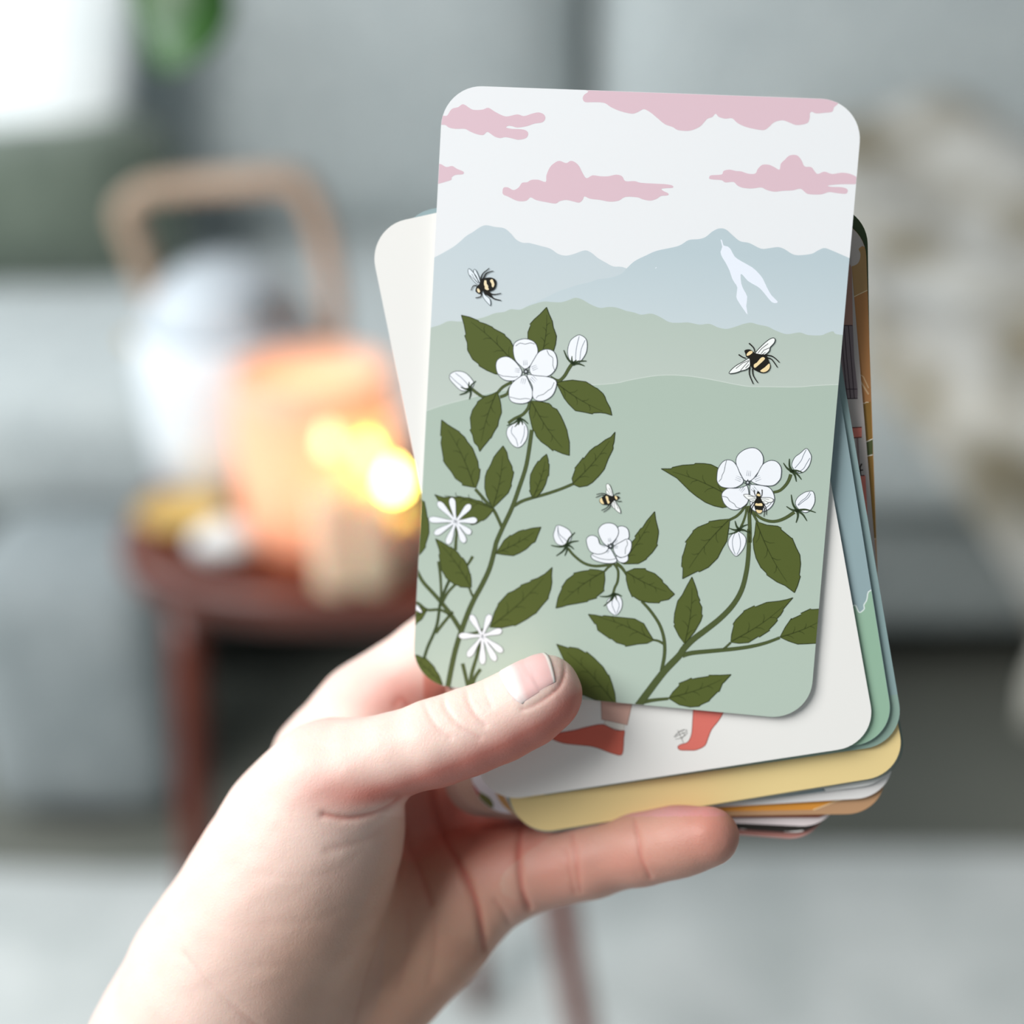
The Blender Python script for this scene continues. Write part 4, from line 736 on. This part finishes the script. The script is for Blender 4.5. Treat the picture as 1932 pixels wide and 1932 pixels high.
def seg_dist(poly):
    d = np.full(nv, 1e9); poly = crom(poly, 5)
    for a, b in zip(poly, poly[1:]):
        ab = b-a; t = np.clip(((px-a[0])*ab[0]+(py-a[1])*ab[1])/(ab@ab), 0, 1); d = np.minimum(d, np.hypot(px-a[0]-t*ab[0], py-a[1]-t*ab[1]))
    return d
disp = np.zeros(nv); redn = np.zeros(nv)
#           line, depth mm, width px, (off range), redness
CR = [([(755,1508),(738,1522),(700,1538),(655,1545),(610,1538)], .9, 9, (-40, 8), .5), ([(760,1512),(735,1550),(690,1585),(620,1605)], .35, 12, (-40, 8), .12),
 ([(815,1480),(822,1530),(838,1580),(870,1640),(900,1710),(916,1790)], 1.5, 9, (2, 60), .75), ([(762,1560),(778,1610),(795,1655),(812,1705)], .8, 9, (2, 60), .35),
 ([(985,1560),(978,1600),(980,1650),(986,1685),(998,1715)], 1.1, 7, (-40, 60), .7), ([(1080,1575),(1087,1620),(1094,1680)], .35, 8, (-40, 60), .25), ([(1064,1600),(1074,1640),(1084,1684)], .3, 6, (-40, 60), .15),
 ([(1198,1545),(1203,1580),(1210,1620),(1226,1655)], .5, 6, (-40, 60), .35), ([(836,1306),(838,1330),(852,1352),(872,1372),(905,1392)], .45, 6, (-40, 8), .2), ([(878,1296),(883,1322),(895,1346),(915,1368)], .4, 6, (-40, 8), .18),
 ([(800,1325),(808,1345),(825,1372),(850,1392)], .3, 6, (-40, 8), .08), ([(912,1290),(916,1310),(926,1330)], .2, 6, (-40, 8), .06),
 ([(745,1330),(755,1318),(770,1330)], .3, 9, (8, 60), .2), ([(350,1800),(385,1845),(430,1890),(490,1940)], .4, 9, (-40, 60), .1),
 ([(730,1700),(712,1770),(690,1840),(668,1932)], .35, 10, (2, 60), .1), ([(770,1720),(768,1790),(752,1860)], .3, 12, (2, 60), .1), ([(820,1730),(822,1780),(812,1850)], .3, 12, (2, 60), .08),
 ([(935,1700),(950,1720),(960,1742)], .5, 7, (2, 60), .2), ([(690,1600),(640,1640),(560,1655),(480,1650)], .14, 12, (-40, 8), 0), ([(680,1700),(600,1735),(500,1745)], .14, 12, (-40, 8), 0), ([(650,1790),(580,1820),(480,1825)], .14, 12, (-40, 8), 0),
 ([(985,1338),(1003,1333),(1032,1316),(1056,1295),(1066,1268),(1064,1240)], .55, 5, (-40, 8), .3), ([(962,1282),(972,1304),(986,1328)], .25, 4, (-40, 8), .1)]
for line, dep, wd, (o0, o1), rd in CR:
    wd = wd*.72; dep = dep*.62; d = seg_dist(line); m = (.65*np.exp(-(d/wd)**2)+.35*np.exp(-(d/(wd*2.4))**2))*facing*((off > o0) & (off < o1)); disp -= dep*m; redn += rd*np.exp(-(d/(wd*.8))**2)*facing*1.0*((off > o0) & (off < o1))
    disp += dep*.06*np.exp(-((d-wd*2.2)/(wd*1.2))**2)*facing*((off > o0) & (off < o1))
def wob(s, a, b, c): return np.sin(co[:, 0]*s+a+2*np.sin(co[:, 1]*s*.7+b))*np.sin(co[:, 1]*s*1.1+c+1.5*np.sin(co[:, 2]*s+a))
disp += .10*wob(.22, 1, 2, .5)+.05*wob(.5, 3, 1, 2)
co = co+no*disp[:, None]
# skin tone: blood under the surface, plus painted-in shade on palm, thenar and thumb, per vertex
def blob(x, y, rx, ry, o0=-60, o1=90, ang=0):
    c_, s_ = math.cos(ang), math.sin(ang); u = ((px-x)*c_+(py-y)*s_)/rx; v = (-(px-x)*s_+(py-y)*c_)/ry
    return np.exp(-(u*u+v*v))*((off > o0) & (off < o1))
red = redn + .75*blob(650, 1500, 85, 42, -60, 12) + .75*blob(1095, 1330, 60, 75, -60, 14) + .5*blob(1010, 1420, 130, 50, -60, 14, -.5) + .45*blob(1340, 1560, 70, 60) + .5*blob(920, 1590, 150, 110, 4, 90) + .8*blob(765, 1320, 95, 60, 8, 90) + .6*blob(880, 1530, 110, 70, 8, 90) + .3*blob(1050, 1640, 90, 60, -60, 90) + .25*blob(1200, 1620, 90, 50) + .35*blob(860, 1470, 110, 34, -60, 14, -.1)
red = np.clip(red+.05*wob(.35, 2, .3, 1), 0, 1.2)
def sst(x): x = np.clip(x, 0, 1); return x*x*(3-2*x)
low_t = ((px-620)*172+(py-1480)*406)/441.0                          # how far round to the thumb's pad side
side_t = sst((low_t-5)/75)*sst((12-off)/4)*sst((1535-py)/50)*sst((px-600)/120)  # redder pad side, strengthened to carry the thumb's underside shading
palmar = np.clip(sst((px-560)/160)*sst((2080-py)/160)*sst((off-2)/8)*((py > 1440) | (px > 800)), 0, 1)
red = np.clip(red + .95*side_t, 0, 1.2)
tan = np.clip(.9*blob(760, 1840, 150, 150, 4, 90)+.5*blob(660, 1720, 160, 170, -10, 90), 0, 1)  # browner palm and thenar, shade put into the skin colour
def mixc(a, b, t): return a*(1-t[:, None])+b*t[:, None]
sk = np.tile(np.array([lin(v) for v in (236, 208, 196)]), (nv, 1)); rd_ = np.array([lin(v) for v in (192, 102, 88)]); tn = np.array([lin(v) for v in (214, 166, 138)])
pk = np.array([lin(v) for v in (204, 132, 114)]); pf = np.array([lin(v) for v in (200, 146, 146)])  # pinker palm and little finger, also darkened for the shade there
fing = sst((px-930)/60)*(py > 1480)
th_ = sst(((px-480)*.5+(py-1560)*.86-20)/260)*sst((px-330)/260)*(off < 14)*(py > 1540)  # thenar browner to the lower right, mostly shading painted into the colour
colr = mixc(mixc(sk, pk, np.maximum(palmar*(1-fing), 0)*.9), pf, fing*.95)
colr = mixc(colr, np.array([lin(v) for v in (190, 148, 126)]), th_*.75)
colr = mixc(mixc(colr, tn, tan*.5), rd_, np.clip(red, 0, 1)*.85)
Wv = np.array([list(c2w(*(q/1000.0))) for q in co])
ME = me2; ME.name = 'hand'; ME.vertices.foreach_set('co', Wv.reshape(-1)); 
ca = ME.color_attributes.new('skin_tone_shade', 'FLOAT_COLOR', 'POINT'); ca.data.foreach_set('color', np.c_[colr, np.ones(nv)].astype(np.float32).reshape(-1))
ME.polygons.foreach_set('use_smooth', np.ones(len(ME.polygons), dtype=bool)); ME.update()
ms = bpy.data.materials.new('skin'); ms.use_nodes = True; nt = ms.node_tree; b = nt.nodes['Principled BSDF']
at_ = nt.nodes.new('ShaderNodeVertexColor'); at_.layer_name = 'skin_tone_shade'; tc = nt.nodes.new('ShaderNodeTexCoord')
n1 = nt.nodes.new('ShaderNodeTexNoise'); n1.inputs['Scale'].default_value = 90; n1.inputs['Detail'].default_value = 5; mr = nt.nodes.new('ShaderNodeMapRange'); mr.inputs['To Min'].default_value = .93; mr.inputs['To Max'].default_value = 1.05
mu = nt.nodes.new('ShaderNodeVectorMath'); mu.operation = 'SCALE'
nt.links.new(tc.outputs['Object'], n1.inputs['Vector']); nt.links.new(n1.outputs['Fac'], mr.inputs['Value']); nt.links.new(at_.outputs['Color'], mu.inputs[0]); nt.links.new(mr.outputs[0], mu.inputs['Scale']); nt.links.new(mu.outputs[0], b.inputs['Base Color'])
vo = nt.nodes.new('ShaderNodeTexVoronoi'); vo.feature = 'DISTANCE_TO_EDGE'; vo.inputs['Scale'].default_value = 1300; n2 = nt.nodes.new('ShaderNodeTexNoise'); n2.inputs['Scale'].default_value = 420; n2.inputs['Detail'].default_value = 3
bp = nt.nodes.new('ShaderNodeBump'); bp.inputs['Strength'].default_value = .25; bp.inputs['Distance'].default_value = .00018; bp2 = nt.nodes.new('ShaderNodeBump'); bp2.inputs['Strength'].default_value = .3; bp2.inputs['Distance'].default_value = .0003
nt.links.new(tc.outputs['Object'], vo.inputs['Vector']); nt.links.new(tc.outputs['Object'], n2.inputs['Vector']); nt.links.new(vo.outputs['Distance'], bp.inputs['Height']); nt.links.new(n2.outputs['Fac'], bp2.inputs['Height']); nt.links.new(bp.outputs['Normal'], bp2.inputs['Normal']); nt.links.new(bp2.outputs['Normal'], b.inputs['Normal'])
b.inputs['Roughness'].default_value = .5; b.inputs['Specular IOR Level'].default_value = .35; b.inputs['Subsurface Weight'].default_value = .35; b.inputs['Subsurface Radius'].default_value = (1, .32, .18); b.inputs['Subsurface Scale'].default_value = .004
ME.materials.clear(); ME.materials.append(ms)
hand = bpy.data.objects.new('hand', ME); C.objects.link(hand)
tag(hand, "pale left hand reaching in from the lower left, thumb pinning the fanned cards", 'hand')

# thumbnail: plate swept round the thumb, its own part
a0 = J(1026, 1308, -8.0, 74)[0]; b0 = J(940, 1372, -9.6, 80)[0]; axd = (a0-b0)/np.linalg.norm(a0-b0)
camd = np.array([0, 0, -1.0]); e1 = camd-axd*(camd@axd); e1 /= np.linalg.norm(e1); upv = np.array([0, -1.0, 0]); e2 = upv-axd*(upv@axd)-e1*(upv@e1); e2 /= np.linalg.norm(e2)
mm = .098; V = []; Fc = []; ns, nt_ = 26, 26; colN = []
for i in range(ns+1):
    u = i/ns
    for j in range(nt_+1):
        v = j/nt_*2-1
        # rounded outline: ends curve in toward the sides
        s0 = -50*mm+ (9*mm)*v*v; s1 = 52*mm - (16*mm)*v*v; s = s0+(s1-s0)*u
        side = 1-.06*(1-u)**2
        ph = math.radians(66)+math.radians(58)*v*side
        d = e1*math.cos(ph)+e2*math.sin(ph); base = a0+axd*s; lo_r, hi_r = 1.0, 14.0
        for _ in range(18):
            m_ = .5*(lo_r+hi_r); f_ = samp(SDF, ((base+d*m_-lo)/GR)[None, :])[0]
            if f_ < 0: lo_r = m_
            else: hi_r = m_
        r = m_; R0 = 74*mm*.985
        if s > 4*mm: r = max(r-.1, R0-(s-4*mm)**2*.075)
        edge = min(1, min(u/.08, 1)); lift = .15 - .35*max(0, abs(v)-.88)/.12 - .3*(1-edge)
        V.append(base+d*(r+lift)); colN.append(u)
V = [tuple(c2w(*(q/1000.0))) for q in V]; k = nt_+1
for i in range(ns):
    for j in range(nt_): q = i*k+j; Fc.append((q, q+k, q+k+1, q+1))
nl = mesh_obj('thumbnail', V, Fc, [], hand, smooth=True)
mn = bpy.data.materials.new('nail'); mn.use_nodes = True; nt = mn.node_tree; b = nt.nodes['Principled BSDF']
vc = nt.nodes.new('ShaderNodeVertexColor'); vc.layer_name = 'tone'; nt.links.new(vc.outputs[0], b.inputs['Base Color']); b.inputs['Roughness'].default_value = .34; b.inputs['Specular IOR Level'].default_value = .45
b.inputs['Subsurface Weight'].default_value = .3; b.inputs['Subsurface Radius'].default_value = (1, .4, .3); b.inputs['Subsurface Scale'].default_value = .002
nl.data.materials.append(mn); ca = nl.data.color_attributes.new('tone', 'FLOAT_COLOR', 'POINT'); cc = []
for i, u in enumerate(colN):
    v = (i % k)/nt_*2-1; lun = .30-.16*v*v
    c_ = (240, 214, 210) if u < lun else ((240, 222, 214) if u > .95 else (232, 184, 180))
    if lun <= u < lun+.12: t = (u-lun)/.12; c_ = tuple((240, 214, 210)[q]*(1-t)+(232, 184, 180)[q]*t for q in range(3))
    cc += [lin(q) for q in c_]+[1]
ca.data.foreach_set('color', np.array(cc, dtype=np.float32)); sm = nl.modifiers.new('s', 'SOLIDIFY'); sm.thickness = .00035; sm.offset = -1
nl['label'] = 'short rounded pink thumbnail with a pale half moon'
